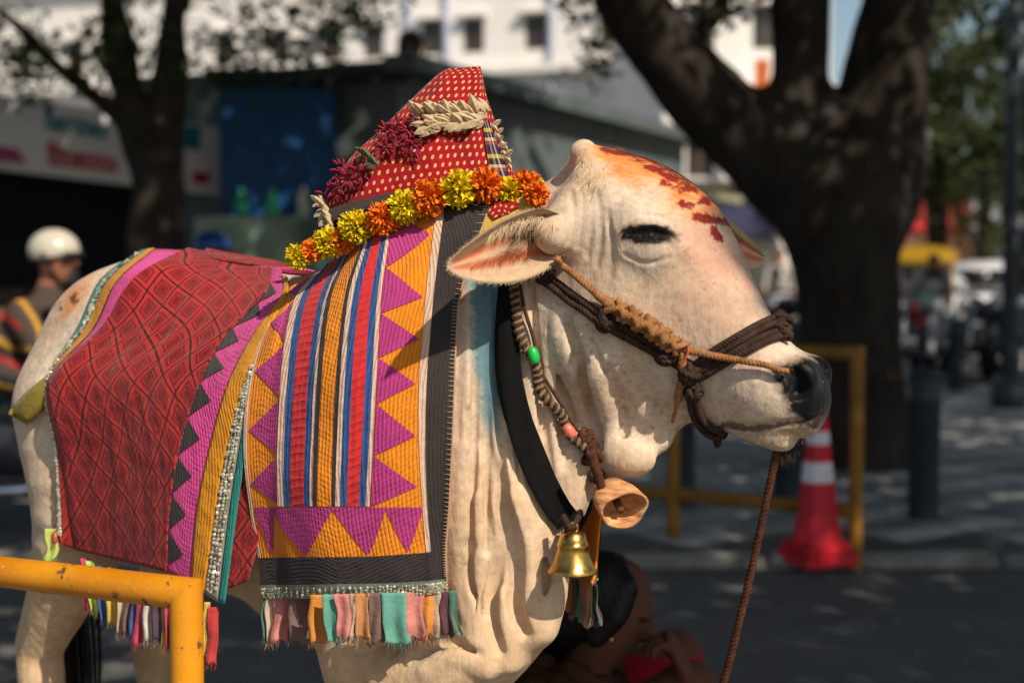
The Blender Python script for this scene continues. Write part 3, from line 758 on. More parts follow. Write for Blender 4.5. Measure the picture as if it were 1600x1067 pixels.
yellowq = CLOTH('yellow_band', S(222, 144, 10), .0062, .12, strength=.5)
teal = CLOTH('teal_tape', S(52, 128, 118), .004, .15)
FAB = {k: CLOTH('fringe_'+k, S(*c), 0, .2, fade=.2) for k, c in dict(teal=(90, 158, 140), cream=(204, 176, 150), pink=(208, 128, 118), brown=(118, 88, 78), orange=(214, 134, 42), tan=(196, 132, 74), maroon=(84, 30, 48), green=(66, 112, 92), lime=(190, 206, 92), yellow=(206, 172, 60), blue=(54, 84, 150), rose=(206, 52, 88), white=(206, 198, 186), plum=(70, 36, 66), red=(190, 36, 40)).items()}
def sequin_mat():
    g = NG('sequin_silver'); o = g.n('ObjectInfo'); c = g.ramp(g.noise(300, 1), [(.3, S(120, 104, 78)), (.5, S(224, 210, 180)), (.65, S(170, 200, 178)), (.8, S(230, 180, 176))]); return g.done(c, .25, .35, None, .6)
seqm = sequin_mat()
def sequins(pan, c, root, nu, nv, r=.0026, drop=0., fn=None):
    V = []; Fc = []
    for m in (0,):
        for j in range(nv):
            for i in range(nu):
                a = (i+.5)/nu; b = (j+.5)/nv; c_ = np.array(c, float); g = (c_[0]*(1-a)+c_[1]*a)*(1-b)+(c_[3]*(1-a)+c_[2]*a)*b
                p, _ = pan.at(g[0], g[1], .0052); p2, _ = pan.at(g[0], g[1], .007)
                n = norm(norm(p2-p)+RNG.normal(0, .32, 3)); x = norm(np.cross(n, (0, .1, 1))); y = np.cross(n, x); o = len(V)
                rr = r*random.uniform(.8, 1.25); p = p+RNG.normal(0, .0005, 3)
                V += [p+rr*(math.cos(t)*x+math.sin(t)*y) for t in np.arange(6)*math.pi/3]; V.append(p+n*rr*.35)
                Fc += [(o+k, o+(k+1) % 6, o+6, o+6) for k in range(6)]
    Fc = np.array(Fc)
    for m in (0, 1):
        W = np.array(V) if m == 0 else mirB(np.array(V))-np.array([0, 0, drop])+HB*drop*2.2
        o = mesh('sequins', W, [f[:3] for f in Fc.tolist()], seqm, smooth=False); world_child(tag(o, kind='stuff'), root)
def strip(name, x0, x1, y0, y1, Y, mat, root, skew=0., mir=True, drop=0., wave=.004, ragged=3.0):
    """one hanging fringe strip; px extents at depth Y (function of px)"""
    nu, nv = 9, 16; a = np.linspace(0, 1, nu)[None]; b = np.linspace(0, 1, nv)[:, None]; ph = random.uniform(0, 6.28); am = random.uniform(.5, 1.3)
    pinch = 1-.10*np.sin(b*3.1)*random.uniform(0, 1)
    px = (x0+x1)/2+(a-.5)*(x1-x0)*pinch+skew*b**1.5+2.6*np.sin(b*4+ph)+1.2*np.sin(b*9+ph*3); py = y0+(y1+5-y0)*b+0*a+b**6*ragged*(np.sin(a*7+ph)+RNG.uniform(-1, 1, (1, 9)))
    yy = Y((x0+x1)/2)+wave*1.3*am*np.sin(a*math.pi*2.2+ph+b*1.4)*(.25+b)+.0022*np.sin(b*8+ph*2)*b-.006*random.uniform(0, 1)*b-.0025*random.uniform(0, 1)
    V = P(px, py, yy); uv = np.stack([px, -py], -1)*.001
    out = put(name, V.reshape(-1, 3), quads(nu, nv), mat, root, uv.reshape(-1, 2), .0005, mir, drop)
    tips = np.repeat(V[-1], 2, 0); fr_ = strands('frayed_ends', tips+RNG.normal(0, .0008, tips.shape), [(0, -.1, -1)]*len(tips), .011, .00025, mat, out[0], .05, 3, .35); fr_.location = (0, 0, 0)
    return out

# ---- shoulder quilt
rowsA = [[(458, 440), (505, 420), (612, 360), (684, 322), (697, 315), (775, 300)],
         [(440, 476), (466, 462), (600, 446), (668, 446), (680, 446), (724, 446)],
         [(414, 520), (449, 520), (594, 520), (662, 520), (673, 520), (714, 520)],
         [(390, 600), (440, 600), (590, 600), (655, 600), (667, 600), (710, 600)],
         [(383, 700), (435, 700), (585, 700), (655, 700), (665, 700), (707, 700)],
         [(392, 790), (436, 790), (580, 790), (660, 790), (668, 790), (703, 790)],
         [(406, 870), (448, 870), (583, 868), (666, 862), (673, 861), (698, 856)],
         [(410, 912), (452, 912), (584, 910), (668, 906), (675, 905), (699, 902)],
         [(411, 934), (453, 934), (585, 931), (668, 926), (676, 925), (700, 922)]]
def liftA(u, v): return .010*np.exp(-((u-.10)/.05)**2)*np.exp(-((v-.22)/.12)**2)+.006*np.sin(v*9)*np.exp(-((u-.75)/.2)**2)*v
pA = Panel(rowsA, 100, 110, .014, 30, .0042, liftA, 21)
QA = thing('shoulder_quilt', tuple(B(0, 0, 1.2)), 'striped orange and magenta patchwork quilt draped over the shoulders of the bull', 'quilt')
k8 = 1/8
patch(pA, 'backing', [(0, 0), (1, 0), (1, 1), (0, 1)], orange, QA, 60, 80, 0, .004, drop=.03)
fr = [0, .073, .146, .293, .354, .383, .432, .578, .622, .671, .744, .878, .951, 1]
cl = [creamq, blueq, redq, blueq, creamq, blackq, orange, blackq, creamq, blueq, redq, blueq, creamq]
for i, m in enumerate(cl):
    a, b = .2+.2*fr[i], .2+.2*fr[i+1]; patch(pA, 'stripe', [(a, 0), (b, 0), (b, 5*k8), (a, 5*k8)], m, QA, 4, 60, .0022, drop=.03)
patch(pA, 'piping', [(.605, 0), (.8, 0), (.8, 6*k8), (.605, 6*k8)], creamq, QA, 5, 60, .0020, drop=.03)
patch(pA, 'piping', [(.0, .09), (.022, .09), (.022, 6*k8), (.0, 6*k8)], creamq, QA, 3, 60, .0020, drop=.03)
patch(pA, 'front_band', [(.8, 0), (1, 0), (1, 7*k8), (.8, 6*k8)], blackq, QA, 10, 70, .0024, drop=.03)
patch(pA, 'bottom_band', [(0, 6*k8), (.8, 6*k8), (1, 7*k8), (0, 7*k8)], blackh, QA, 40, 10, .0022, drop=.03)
def tri(pan, a, b, c, mat, root, drop, n=9, off=.0034, name='triangle_patch'):
    a, b, c = map(np.array, (a, b, c)); t = np.linspace(0, 1, n)[:, None, None]; w_ = np.linspace(0, 1, n)[None, :, None]
    g = a*(1-t)+(b*(1-w_)+c*w_)*t; V, uv = pan.at(g[..., 0], g[..., 1], off)
    return put(name, V.reshape(-1, 3), quads(n, n), mat, root, uv.reshape(-1, 2), 0, True, drop)
tv = np.array([-.02, .085, .20, .315, .415, .515, 5*k8])
for i in range(6):
    tri(pA, (.40+.185, (tv[i]+tv[i+1])/2+.01), (.402, tv[i]), (.402, tv[i+1]), magenta, QA, .03)
for a, b in ((.02, .13), (.15, .275), (.285, .40), (.41, .51), (.52, .62)):
    tri(pA, (.028, (a+b)/2+.005), (.198, a), (.198, b), magenta, QA, .03)
for i in range(4):
    a = .03+i*.142; tri(pA, (a+.075, 5.96*k8), (a, 5.02*k8), (a+.15, 5.02*k8), magenta, QA, .03)
patch(pA, 'trim', [(0, 7*k8), (1, 7*k8), (1, 8*k8), (0, 8*k8)], CLOTH('trim_tape', S(118, 128, 112), 0, .2), QA, 40, 5, .0024, drop=.03)
sequins(pA, [(0, 7.12*k8), (1, 7.12*k8), (1, 7.92*k8), (0, 7.92*k8)], QA, 74, 5, .0024, .03)
# blanket stitching down the front edge
V_, F_ = [], []
for v in np.linspace(.01, .86, 84):
    a, _ = pA.at(.955, v, .0048); b, _ = pA.at(1.0, v+.001, .0048); vv, f = tube_geo(np.array([a, (a+b)/2, b]), .0007, 5); o_ = len(V_)*15
    V_.append(vv); F_ += [tuple(i+o_ for i in x) for x in f]
edge_ = np.array([pA.at(1.0, v, .0035)[0] for v in np.linspace(0, .9, 80)]); vv, f = tube_geo(edge_, .0015, 6); o_ = sum(map(len, V_)); V_.append(vv); F_ += [tuple(i+o_ for i in x) for x in f]
world_child(tag(mesh('stitching', np.vstack(V_), F_, M('tan_thread', S(168, 138, 110), .8, .2, 40, 0)), kind='stuff'), QA)
bx = np.linspace(405, 705, 60); by = np.array([pA.at((x-411)/289, 1, 0)[0][1] for x in bx])
Yb = lambda x: float(np.interp(x, bx, by))-.002
for x0, x1, c, sk, yb in ((409, 419, 'green', 2, 996), (415, 429, 'cream', 2, 998), (425, 455, 'pink', -2, 996), (452, 484, 'brown', 0, 999), (481, 508, 'orange', 3, 999), (505, 531, 'teal', 4, 998), (523, 550, 'pink', 3, 995), (545, 560, 'cream', 2, 992), (555, 578, 'tan', 0, 992), (573, 602, 'brown', -1, 1001), (597, 637, 'teal', 2, 1000), (628, 662, 'pink', 6, 994), (652, 676, 'orange', 5, 990), (664, 696, 'cream', 4, 992), (686, 706, 'maroon', 5, 988), (698, 712, 'green', 12, 984)):
    strip('fringe_strip', x0, x1, 931-(x0-410)*.03, yb, Yb, FAB[c], QA, sk, drop=.03)

# ---- rear quilt (red brocade)
def brocade(name):
    g = NG(name); sep = g.n('SeparateXYZ'); nzv = g.noise(9, 3, g.uv()); g.l(g.uv(), sep.inputs[0])
    u = g.math('ADD', sep.outputs[0], g.math('MULTIPLY', nzv, .008)); v = g.math('ADD', sep.outputs[1], g.math('MULTIPLY', nzv, .010))
    per = .052
    a = g.math('MULTIPLY_ADD', v, .62/per, g.math('MULTIPLY', u, .95/per)); b = g.math('MULTIPLY_ADD', v, .80/per, g.math('MULTIPLY', u, -.72/per))
    fa = g.math('ABSOLUTE', g.math('SUBTRACT', g.math('FRACT', a), .5)); fb = g.math('ABSOLUTE', g.math('SUBTRACT', g.math('FRACT', b), .5))
    m = g.math('MULTIPLY', g.math('MAXIMUM', fa, fb), 2)
    dk, rd, br, md = S(56, 18, 22), S(150, 18, 28), S(196, 50, 44), S(92, 18, 26)
    c = g.ramp(m, [(0, md), (.10, rd), (.34, md), (.40, br), (.47, dk), (.53, rd), (.60, md), (.66, br), (.74, rd), (.80, br), (.91, dk)], 'CONSTANT')
    inner = g.math('LESS_THAN', m, .40); fl = g.math('SINE', g.math('MULTIPLY', fa, 70)); fl2 = g.math('SINE', g.math('MULTIPLY', fb, 70))
    flw = g.math('GREATER_THAN', g.math('ADD', g.math('MULTIPLY', fl, fl2), g.math('MULTIPLY', g.noise(120, 2, g.uv()), .8)), .55)
    c = g.mix(g.math('MULTIPLY', g.math('MULTIPLY', inner, flw), .8), c, dk)
    wv = g.noise(420, 2, g.uv()); c = g.mix(g.math('MULTIPLY', wv, .35), c, md)
    c = g.mix(g.ramp(g.noise(6, 6, g.uv()), [(.45, (0, 0, 0, 1)), (.75, (.35, .35, .35, 1))]), c, S(170, 66, 56))
    nb = g.bump(wv, .4, .0012); nb = g.bump(m, .35, .002, nb); mpb = g.n('Mapping'); mpb.inputs['Rotation'].default_value = (0, 0, .7); mpb.inputs['Scale'].default_value = (1, .3, 1); g.l(g.uv(), mpb.inputs[0]); nb = g.bump(g.noise(24, 5, mpb.outputs[0]), .8, .02, nb); c = g.mix(g.ramp(g.noise(11, 6, mpb.outputs[0], .7), [(.62, (0, 0, 0, 1)), (.70, (.8, .8, .8, 1))]), c, S(48, 16, 20))
    return g.done(c, .82, 0, nb, .2, .12)
broc = brocade('red_brocade')
rowsB = [[(222, 391), (240, 390), (292, 392), (425, 417), (440, 422), (450, 425), (453, 427), (456, 429)],
         [(158, 438), (182, 442), (212, 438), (414, 464), (442, 464), (449, 464), (451, 466), (453, 468)],
         [(122, 512), (146, 515), (166, 515), (352, 528), (397, 526), (415, 524), (419, 525), (423, 526)],
         [(74, 595), (80, 596), (86, 597), (312, 602), (358, 602), (384, 602), (392, 602), (398, 602)],
         [(86, 700), (94, 700), (103, 700), (281, 700), (330, 700), (356, 700), (375, 700), (385, 700)],
         [(92, 785), (99, 790), (114, 794), (266, 800), (310, 800), (338, 800), (359, 800), (371, 800)],
         [(88, 838), (102, 850), (126, 858), (262, 892), (301, 915), (320, 928), (342, 940), (352, 944)]]
def liftB(u, v):
    return .012*np.exp(-((u-.27)/.10)**2)*np.exp(-((v-.5)/.25)**2)+.010*np.exp(-((u-.34-.1*v)/.05)**2)*np.exp(-((v-.62)/.2)**2)-.006*np.exp(-((u-.42)/.03)**2)*np.exp(-((v-.7)/.2)**2)
pB = Panel(rowsB, 110, 90, .012, 24, .0062, liftB, 15)
QB = thing('rear_quilt', tuple(B(.5, 0, 1.2)), 'red brocade quilt with pink zigzag and yellow borders over the rump of the bull', 'quilt')
k7 = 1/7
def flap(g, a, b):
    u0 = np.interp(b, [0, .22, .42, .52, 1], [2*k7, 1.95*k7, 1.6*k7, .75*k7, .95*k7]); g = g.copy(); g[..., 0] = u0+(3.05*k7-u0)*a; return g
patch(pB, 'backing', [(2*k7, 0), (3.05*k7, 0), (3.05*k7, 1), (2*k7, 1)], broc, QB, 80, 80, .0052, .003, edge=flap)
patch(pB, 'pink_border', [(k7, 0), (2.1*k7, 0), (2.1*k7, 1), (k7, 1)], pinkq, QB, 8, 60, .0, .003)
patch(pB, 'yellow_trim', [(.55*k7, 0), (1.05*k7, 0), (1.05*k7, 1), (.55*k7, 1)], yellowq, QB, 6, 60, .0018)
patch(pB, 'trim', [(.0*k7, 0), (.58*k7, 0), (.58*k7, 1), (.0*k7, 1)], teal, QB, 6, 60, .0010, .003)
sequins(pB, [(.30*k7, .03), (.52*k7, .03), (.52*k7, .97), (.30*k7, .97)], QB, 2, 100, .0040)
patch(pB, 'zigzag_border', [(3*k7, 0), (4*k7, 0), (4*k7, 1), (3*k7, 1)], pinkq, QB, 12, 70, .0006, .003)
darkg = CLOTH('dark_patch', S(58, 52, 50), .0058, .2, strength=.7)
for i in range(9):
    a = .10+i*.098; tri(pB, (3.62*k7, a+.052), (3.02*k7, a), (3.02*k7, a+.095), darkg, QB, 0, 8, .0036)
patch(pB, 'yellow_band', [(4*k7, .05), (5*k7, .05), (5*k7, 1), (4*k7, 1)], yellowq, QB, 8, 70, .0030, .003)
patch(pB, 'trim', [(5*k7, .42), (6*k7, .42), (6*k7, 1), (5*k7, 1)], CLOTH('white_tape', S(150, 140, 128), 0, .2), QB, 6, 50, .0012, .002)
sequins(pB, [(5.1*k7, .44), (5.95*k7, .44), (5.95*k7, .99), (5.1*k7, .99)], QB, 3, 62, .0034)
patch(pB, 'teal_edge', [(6*k7, .46), (7*k7, .46), (7*k7, 1), (6*k7, 1)], CLOTH('bright_teal', S(34, 138, 128), .005, .15), QB, 4, 50, .0016, .002)
# threads hanging loose and the little tears of the brocade
cx = np.linspace(86, 352, 60); cyy = np.array([pB.at(np.interp(x, [88, 102, 126, 262, 301, 320, 342, 352], np.arange(8)*k7), 1, 0)[0][1] for x in cx]); Yc = lambda x: float(np.interp(x, cx, cyy))
for x0, x1, c, sk, y0, yb in ((72, 92, 'lime', -4, 826, 872), (84, 100, 'red', -2, 818, 842), (128, 142, 'rose', 2, 872, 946), (136, 150, 'lime', 2, 876, 952), (152, 166, 'blue', 2, 884, 966), (166, 182, 'yellow', 2, 886, 970), (186, 198, 'cream', -4, 892, 984), (194, 210, 'brown', -2, 896, 986), (206, 222, 'blue', -3, 898, 990), (212, 232, 'rose', -4, 900, 1002), (226, 246, 'white', -2, 902, 998), (240, 256, 'plum', -2, 905, 996), (252, 262, 'yellow', 0, 908, 1005), (259, 268, 'rose', 0, 908, 1008), (268, 284, 'teal', 0, 912, 1000), (282, 300, 'orange', 0, 916, 1004), (316, 326, 'yellow', 0, 940, 1020), (322, 340, 'red', 2, 948, 1032)):
    strip('fringe_strip', x0, x1, y0, yb, Yc, FAB[c], QB, sk)
# red under-layer between the two quilts
pC = Panel([[(372, 640), (392, 640), (412, 640)], [(362, 760), (385, 760), (407, 760)], [(350, 850), (378, 846), (404, 842)], [(345, 922), (366, 916), (386, 908)]], 16, 40, .006, 10, .002)
UC = thing('brocade_underlayer', tuple(B(.25, 0, 1.0)), 'strip of red brocade hanging between the two quilts below the yellow band', 'cloth')
patch(pC, 'cloth_panel', [(0, 0), (1, 0), (1, 1), (0, 1)], broc, UC, 14, 40, .0, .003)
# crupper strap
def ribbon(pts, wpx, off, n=40, smooth=2, body=None, nu=6, curl=0., y0=1.6):
    c = crom(pts, n); t = norm(np.gradient(c, axis=0)); nn = np.stack([-t[:, 1], t[:, 0]], -1); w_ = np.interp(np.linspace(0, 1, n), np.linspace(0, 1, len(np.atleast_1d(wpx))), np.atleast_1d(wpx))
    g = c[:, None]+nn[:, None]*(np.linspace(-.5, .5, nu)[None, :, None]*w_[:, None, None])
    V, ok = trace(bull, g[..., 0].ravel(), g[..., 1].ravel(), y0, 3.3, 60); Y = V[:, 1].reshape(n, nu); Y[~ok.reshape(n, nu)] = np.nan
    row = np.nanmin(Y, 1); idx = np.arange(n); gd = ~np.isnan(row); row = np.interp(idx, idx[gd], row[gd])
    Y = np.where(np.isnan(Y), row[:, None], Y)
    for _ in range(smooth*4): Y = np.pad(Y, ((1, 1), (0, 0)), mode='edge'); Y = (Y[:-2]+Y[2:]+2*Y[1:-1])/4
    Z = Y-np.broadcast_to(np.interp(np.linspace(0, 1, n), np.linspace(0, 1, len(np.atleast_1d(off))), np.atleast_1d(off)), (n,))[:, None]; return P(g[..., 0], g[..., 1], Z), n, nu
def flat(name, pts, wpx, off, mat, root, thick=.002, **kw):
    V, n, nu = ribbon(pts, wpx, off, **kw); L = np.r_[0, np.cumsum(np.linalg.norm(np.diff(V[:, 0], axis=0), axis=1))]
    uv = np.stack([np.tile(np.linspace(0, .04, nu), (n, 1)), np.tile(L[:, None], (1, nu))], -1).reshape(-1, 2)
    o = mesh(name, V.reshape(-1, 3), quads(nu, n), mat, uv=uv); md = o.modifiers.new('thickness', 'SOLIDIFY'); md.thickness = thick; md.offset = 0
    if root is not None: world_child(o, root)
    return o
olive = CLOTH('olive_webbing', S(142, 122, 30), .0045, .15, strength=.6)
cr = flat('crupper_strap', [(112, 580), (84, 602), (58, 622), (34, 645), (28, 655)], [34, 36, 36, 34, 30], [.014, .022, .024, .020, .012], olive, None, .003, n=50, smooth=6)
tag(cr, 'olive yellow webbing strap running from the rear quilt round the rump of the bull', 'strap')
# ------------------------------------------------------------------ hump cap, garland, halter, collar, bells, ropes
YC = 2.30
def paisley():
    g = NG('red_paisley_cotton'); sep = g.n('SeparateXYZ'); g.l(g.uv(), sep.inputs[0]); per = .0135
    j = g.math('MULTIPLY', sep.outputs[1], 1/per); row = g.math('FLOOR', j)
    i = g.math('ADD', g.math('MULTIPLY', sep.outputs[0], 1/per), g.math('MULTIPLY', row, .5))
    x = g.math('SUBTRACT', g.math('FRACT', i), .5); y = g.math('SUBTRACT', g.math('FRACT', j), .5)
    d = g.math('SQRT', g.math('ADD', g.math('MULTIPLY', x, x), g.math('MULTIPLY', g.math('MULTIPLY', y, y), .55)))
    ring = g.math('MULTIPLY', g.math('LESS_THAN', d, .19), g.math('GREATER_THAN', g.math('ADD', d, g.math('MULTIPLY', x, .55)), .02))
    rd = g.ramp(g.noise(16, 5, g.uv()), [(.3, S(128, 4, 18)), (.7, S(172, 8, 26))])
    c = g.mix(ring, rd, S(222, 168, 104)); c = g.mix(g.math('MULTIPLY', g.noise(800, 2, g.uv()), .3), c, S(90, 8, 16))
    nb = g.bump(g.noise(700, 2, g.uv()), .3, .001); nb = g.bump(g.noise(30, 3, g.uv()), .5, .010, nb); return g.done(c, .8, 0, nb, .2, .12)
pais = paisley()
CAP = thing('hump_cap', (float(S0[0]), YC, 1.4), 'tall pointed red cap with small paisley print and petal trims over the hump', 'cap')
ringsC = [((500, 366), (815, 302), 26, .100), ((512, 312), (804, 272), 16, .095), ((545, 250), (789, 230), 9, .086), ((592, 205), (774, 190), 5, .072), ((640, 158), (760, 150), 2, .054), ((680, 120), (754, 118), 0, .030), ((700, 107), (751, 104), 0, .016)]
A_ = crom(np.array([[*l, *r_, b, d] for l, r_, b, d in ringsC], float), 60); n = 72; th = np.arange(n+1)*2*math.pi/n
def capP(t, a, out=0.):
    """t 0 base .. 1 tip ; a angle: pi/2 faces the camera"""
    q = np.array([np.interp(t, np.linspace(0, 1, 60), A_[:, k]) for k in range(6)]); l, r_ = q[:2], q[2:4]
    c = (l+r_)/2; h = (r_-l)/2; dep = q[5]+out; px = c[0]+h[0]*(1+out*6)*math.cos(a); py = c[1]+h[1]*math.cos(a)-q[4]*max(math.sin(a), 0)**1.0
    yy = YC-dep*math.sin(a)
    return P(px, py, yy)
V_ = []; UVc = []
for i in range(60):
    t = i/59
    for a in th:
        fold = (.0042*math.sin(a*9+3*t)+.003*math.sin(a*17+7*t+1))*(1-.3*t)*(.4+.6*math.sin(a)**2) if math.sin(a) > 0 else 0
        seam = -.006*math.exp(-((a-1.06)/.03)**2)-.005*math.exp(-((a-2.2)/.03)**2)*(t < .55)
        V_.append(capP(t, a, fold+seam)); w_ = np.interp(t, np.linspace(0, 1, 60), (A_[:, 2]-A_[:, 0])/2*YC/F*.8+A_[:, 5]*.35); UVc.append((-(a-1.57)*w_, t*.27))
co = mesh('cap_cloth', np.array(V_), quads(n+1, 60), pais, uv=np.array(UVc)); world_child(co, CAP)
tipv = [capP(1, a) for a in th[:-1]]; world_child(mesh('tip_cloth', np.array(tipv), [list(range(n))], pais, uv=np.array(UVc[-n-1:-1])), CAP)
# plaid patch near the front seam
def plaid():
    g = NG('plaid_cotton'); sep = g.n('SeparateXYZ'); g.l(g.uv(), sep.inputs[0]); u, v = sep.outputs[0], sep.outputs[1]
    su = g.ramp(g.math('FRACT', g.math('MULTIPLY', u, 1.4)), [(0, S(30, 34, 66)), (.3, S(120, 60, 50)), (.44, S(212, 196, 170)), (.56, S(36, 38, 70)), (.8, S(168, 128, 60))], 'CONSTANT')
    sv = g.ramp(g.math('FRACT', g.math('MULTIPLY', v, 2.3)), [(0, S(34, 36, 70)), (.35, S(150, 66, 54)), (.5, S(206, 184, 150)), (.62, S(26, 28, 54)), (.85, S(196, 176, 84))], 'CONSTANT')
    return g.done(g.mix(.5, su, sv), .85, 0, g.bump(g.noise(300, 2, g.uv()), .3, .001), .2)
def cap_patch(name, t0, t1, a0, a1, mat, out, nu=8, nv=14, parent=CAP, taper=1.0):
    V = []; uv = []
    for j in range(nv):
        for i in range(nu):
            t = t0+(t1-t0)*j/(nv-1); f = 1-(1-taper)*j/(nv-1); am = (a0+a1)/2; a = am+(a0+(a1-a0)*i/(nu-1)-am)*f; V.append(capP(t, a, out)); uv.append((i/(nu-1), j/(nv-1)))
    return world_child(mesh(name, np.array(V), quads(nu, nv), mat, uv=np.array(uv)), parent)
cap_patch('plaid_patch', .10, .50, .46, .80, plaid(), .006, taper=.55)
brownc = CLOTH('brown_band', S(84, 66, 58), 0, .12, fade=.05)
cap_patch('brim_band', -.0, .085, .12, 3.05, brownc, .008, 60, 6)
cap_patch('brim_piping', -.0, .022, .12, 3.05, CLOTH('navy_tape', S(40, 46, 92), 0, .2), .0105, 60, 3)
# petals: folded cloth petals in rows
def petal_mesh(name, mat, l=.026, w_=.0062):
    V = []; 
    for i in range(6):
        t = i/5; wd = w_*math.sin(math.pi*(.12+.86*t))**.8
        V += [(-wd, .002*math.sin(t*7), t*l), (0, -.0045*math.sin(math.pi*t)-.002, t*l+.001), (wd, -.002*math.sin(t*6), t*l)]
    Fc = [(3*i+k, 3*i+k+1, 3*i+k+4, 3*i+k+3) for i in range(5) for k in (0, 1)]
    me = mesh(name, np.array(V), Fc, mat, smooth=False); d = me.data; bpy.data.objects.remove(me); return d
def petals(name, root, data, pts, jx=.6, up=(0, 0, 1), size=1.0):
    """pts: list of (position, outward, direction)"""
    for p, o_, d in pts:
        z = norm(np.array(d)+RNG.normal(0, .18, 3)); y = -norm(np.array(o_)-z*np.dot(o_, z)); x = np.cross(y, z)
        from mathutils import Matrix
        k = size*random.uniform(.8, 1.2)
        mt = Matrix(((x[0]*k, y[0]*k, z[0]*k, p[0]-root.location[0]), (x[1]*k, y[1]*k, z[1]*k, p[1]-root.location[1]), (x[2]*k, y[2]*k, z[2]*k, p[2]-root.location[2]), (0, 0, 0, 1)))
        ob = bpy.data.objects.new(name, data); COL.objects.link(ob); ob.parent = root; ob.matrix_local = mt
crm = petal_mesh('petal_cream', CLOTH('cream_petal_cloth', S(196, 172, 136), 0, .2)); cri = petal_mesh('petal_crimson', CLOTH('crimson_petal_cloth', S(150, 14, 52), 0, .2), .019, .0042); grn = petal_mesh('petal_green', CLOTH('green_petal_cloth', S(92, 96, 66), 0, .3), .02, .0045)
def row(data, a, b, n, lift, fan, size=1.0, spread=.005, Y=None):
    out = []
    for i in range(n):
        f = (i+.5)/n; px = a[0]+(b[0]-a[0])*f; py = a[1]+(b[1]-a[1])*f
        for s_ in (-1, 1):
            p = P(px+random.uniform(-2, 2), py+random.uniform(-2, 2), Y(px, py)-lift-random.uniform(0, spread)); d = (fan[0], -.35, fan[1]*s_*.9+fan[2]); out.append((p, (0, -1, .15), d))
    petals('petal', CAP, data, out, size=size)
tt = np.linspace(0, 1, 40); aa = np.linspace(.05, 3.09, 60); capg = np.array([[capP(t, a) for a in aa] for t in tt]); cgx, cgy = pix(capg)
def capY(px, py):
    d = (cgx-px)**2+(cgy-py)**2; i = np.unravel_index(np.argmin(d), d.shape); return capg[i][1]
row(crm, (652, 180), (764, 176), 26, .010, (-.75, .75, .05), 1.05, Y=capY)
row(crm, (668, 196), (758, 188), 14, .014, (-.9, .5, -.15), 1.0, Y=capY)
row(crm, (768, 190), (792, 262), 6, .004, (.5, .5, -.2), .7, Y=capY)
for cxy, nn in (((658, 190), 20), ((640, 205), 22), ((622, 218), 22), ((604, 206), 18), ((645, 226), 16), ((600, 230), 18), ((618, 196), 14), ((560, 268), 18), ((545, 280), 20), ((528, 292), 18), ((536, 268), 14), ((516, 302), 12)):
    out = []
    for k in range(nn):
        a = random.uniform(0, 6.28); rr = random.uniform(0, 14); px, py = cxy[0]+rr*math.cos(a), cxy[1]+rr*math.sin(a)
        out.append((P(px, py, capY(px, py)-.006-random.uniform(0, .012)), (0, -1, .1), (math.cos(a), -.6, -math.sin(a))))
    petals('petal', CAP, cri, out, size=.62)
row(grn, (566, 236), (592, 262), 5, .012, (-.6, .7, 0), 1.0, Y=capY)
row(crm, (502, 316), (522, 356), 11, .006, (-.6, .8, 0), .85, Y=capY)
# ---- marigold garland
def pompom(name, col, r=.022, n=520):
    V = []; Fc = []; g = NG(name+'_petals'); c = g.ramp(g.noise(260, 2), [(.3, sc(col, .55)), (.55, col), (.8, sc(col, 1.5))]); g.done(c, .75, 0, None, .2)
    for k in range(n):
        d = norm(RNG.normal(size=3)); x = norm(np.cross(d, RNG.normal(size=3))); y = np.cross(d, x); l = r*RNG.uniform(.72, 1.08); w_ = r*.085; b0 = d*r*.3; o = len(V)
        cu = x*RNG.normal(0, .25)*r
        V += [b0-y*w_*.5, b0+y*w_*.5, d*l*.75+y*w_+cu*.4, d*l*.75-y*w_+cu*.4, d*l+y*w_*.9+cu+RNG.normal(0, .001, 3), d*l-y*w_*.9+cu]
        Fc += [(o, o+1, o+2, o+3), (o+3, o+2, o+4, o+5)]
    o = mesh(name, np.array(V), Fc, g.m, smooth=False); d = o.data; bpy.data.objects.remove(o); return d
pmy = [pompom('pompom', S(230, 200, 24), .0225) for _ in range(2)]; pmo = [pompom('pompom', S(240, 122, 26), .0225) for _ in range(2)]
GAR = thing('marigold_garland', (float(S0[0]), YC-.1, 1.36), 'garland of yellow and orange marigold balls round the foot of the red cap', 'garland')
gp = [(465, 402, 'y', 18), (486, 392, 'o', 17), (512, 380, 'y', 22), (536, 376, 'o', 20), (557, 354, 'y', 24), (598, 342, 'o', 24), (633, 324, 'y', 24), (671, 309, 'o', 26), (716, 296, 'y', 27), (759, 290, 'o', 25), (798, 302, 'y', 23), (822, 292, 'o', 23), (838, 305, 'o', 18)]
gV = hits([(x, y) for x, y, _, _ in gp], 0)
Ys = np.minimum(gV[:, 1], np.array([2.38, 2.34, 2.30, 2.26, 2.23, 2.21, 2.20, 2.19, 2.19, 2.19, 2.20, 2.21, 2.24]))
cen = []
for (x, y, c, r_), yy in zip(gp, Ys):
    p = P(x, y, yy-.026); k = 1.12*r_*yy/F/.0225; cen.append(p)
    ob = bpy.data.objects.new('pompom', random.choice(pmy if c == 'y' else pmo)); COL.objects.link(ob); ob.parent = GAR
    ob.location = Vector(p)-GAR.location; ob.scale = (k,)*3; ob.rotation_euler = RNG.uniform(0, 6, 3)
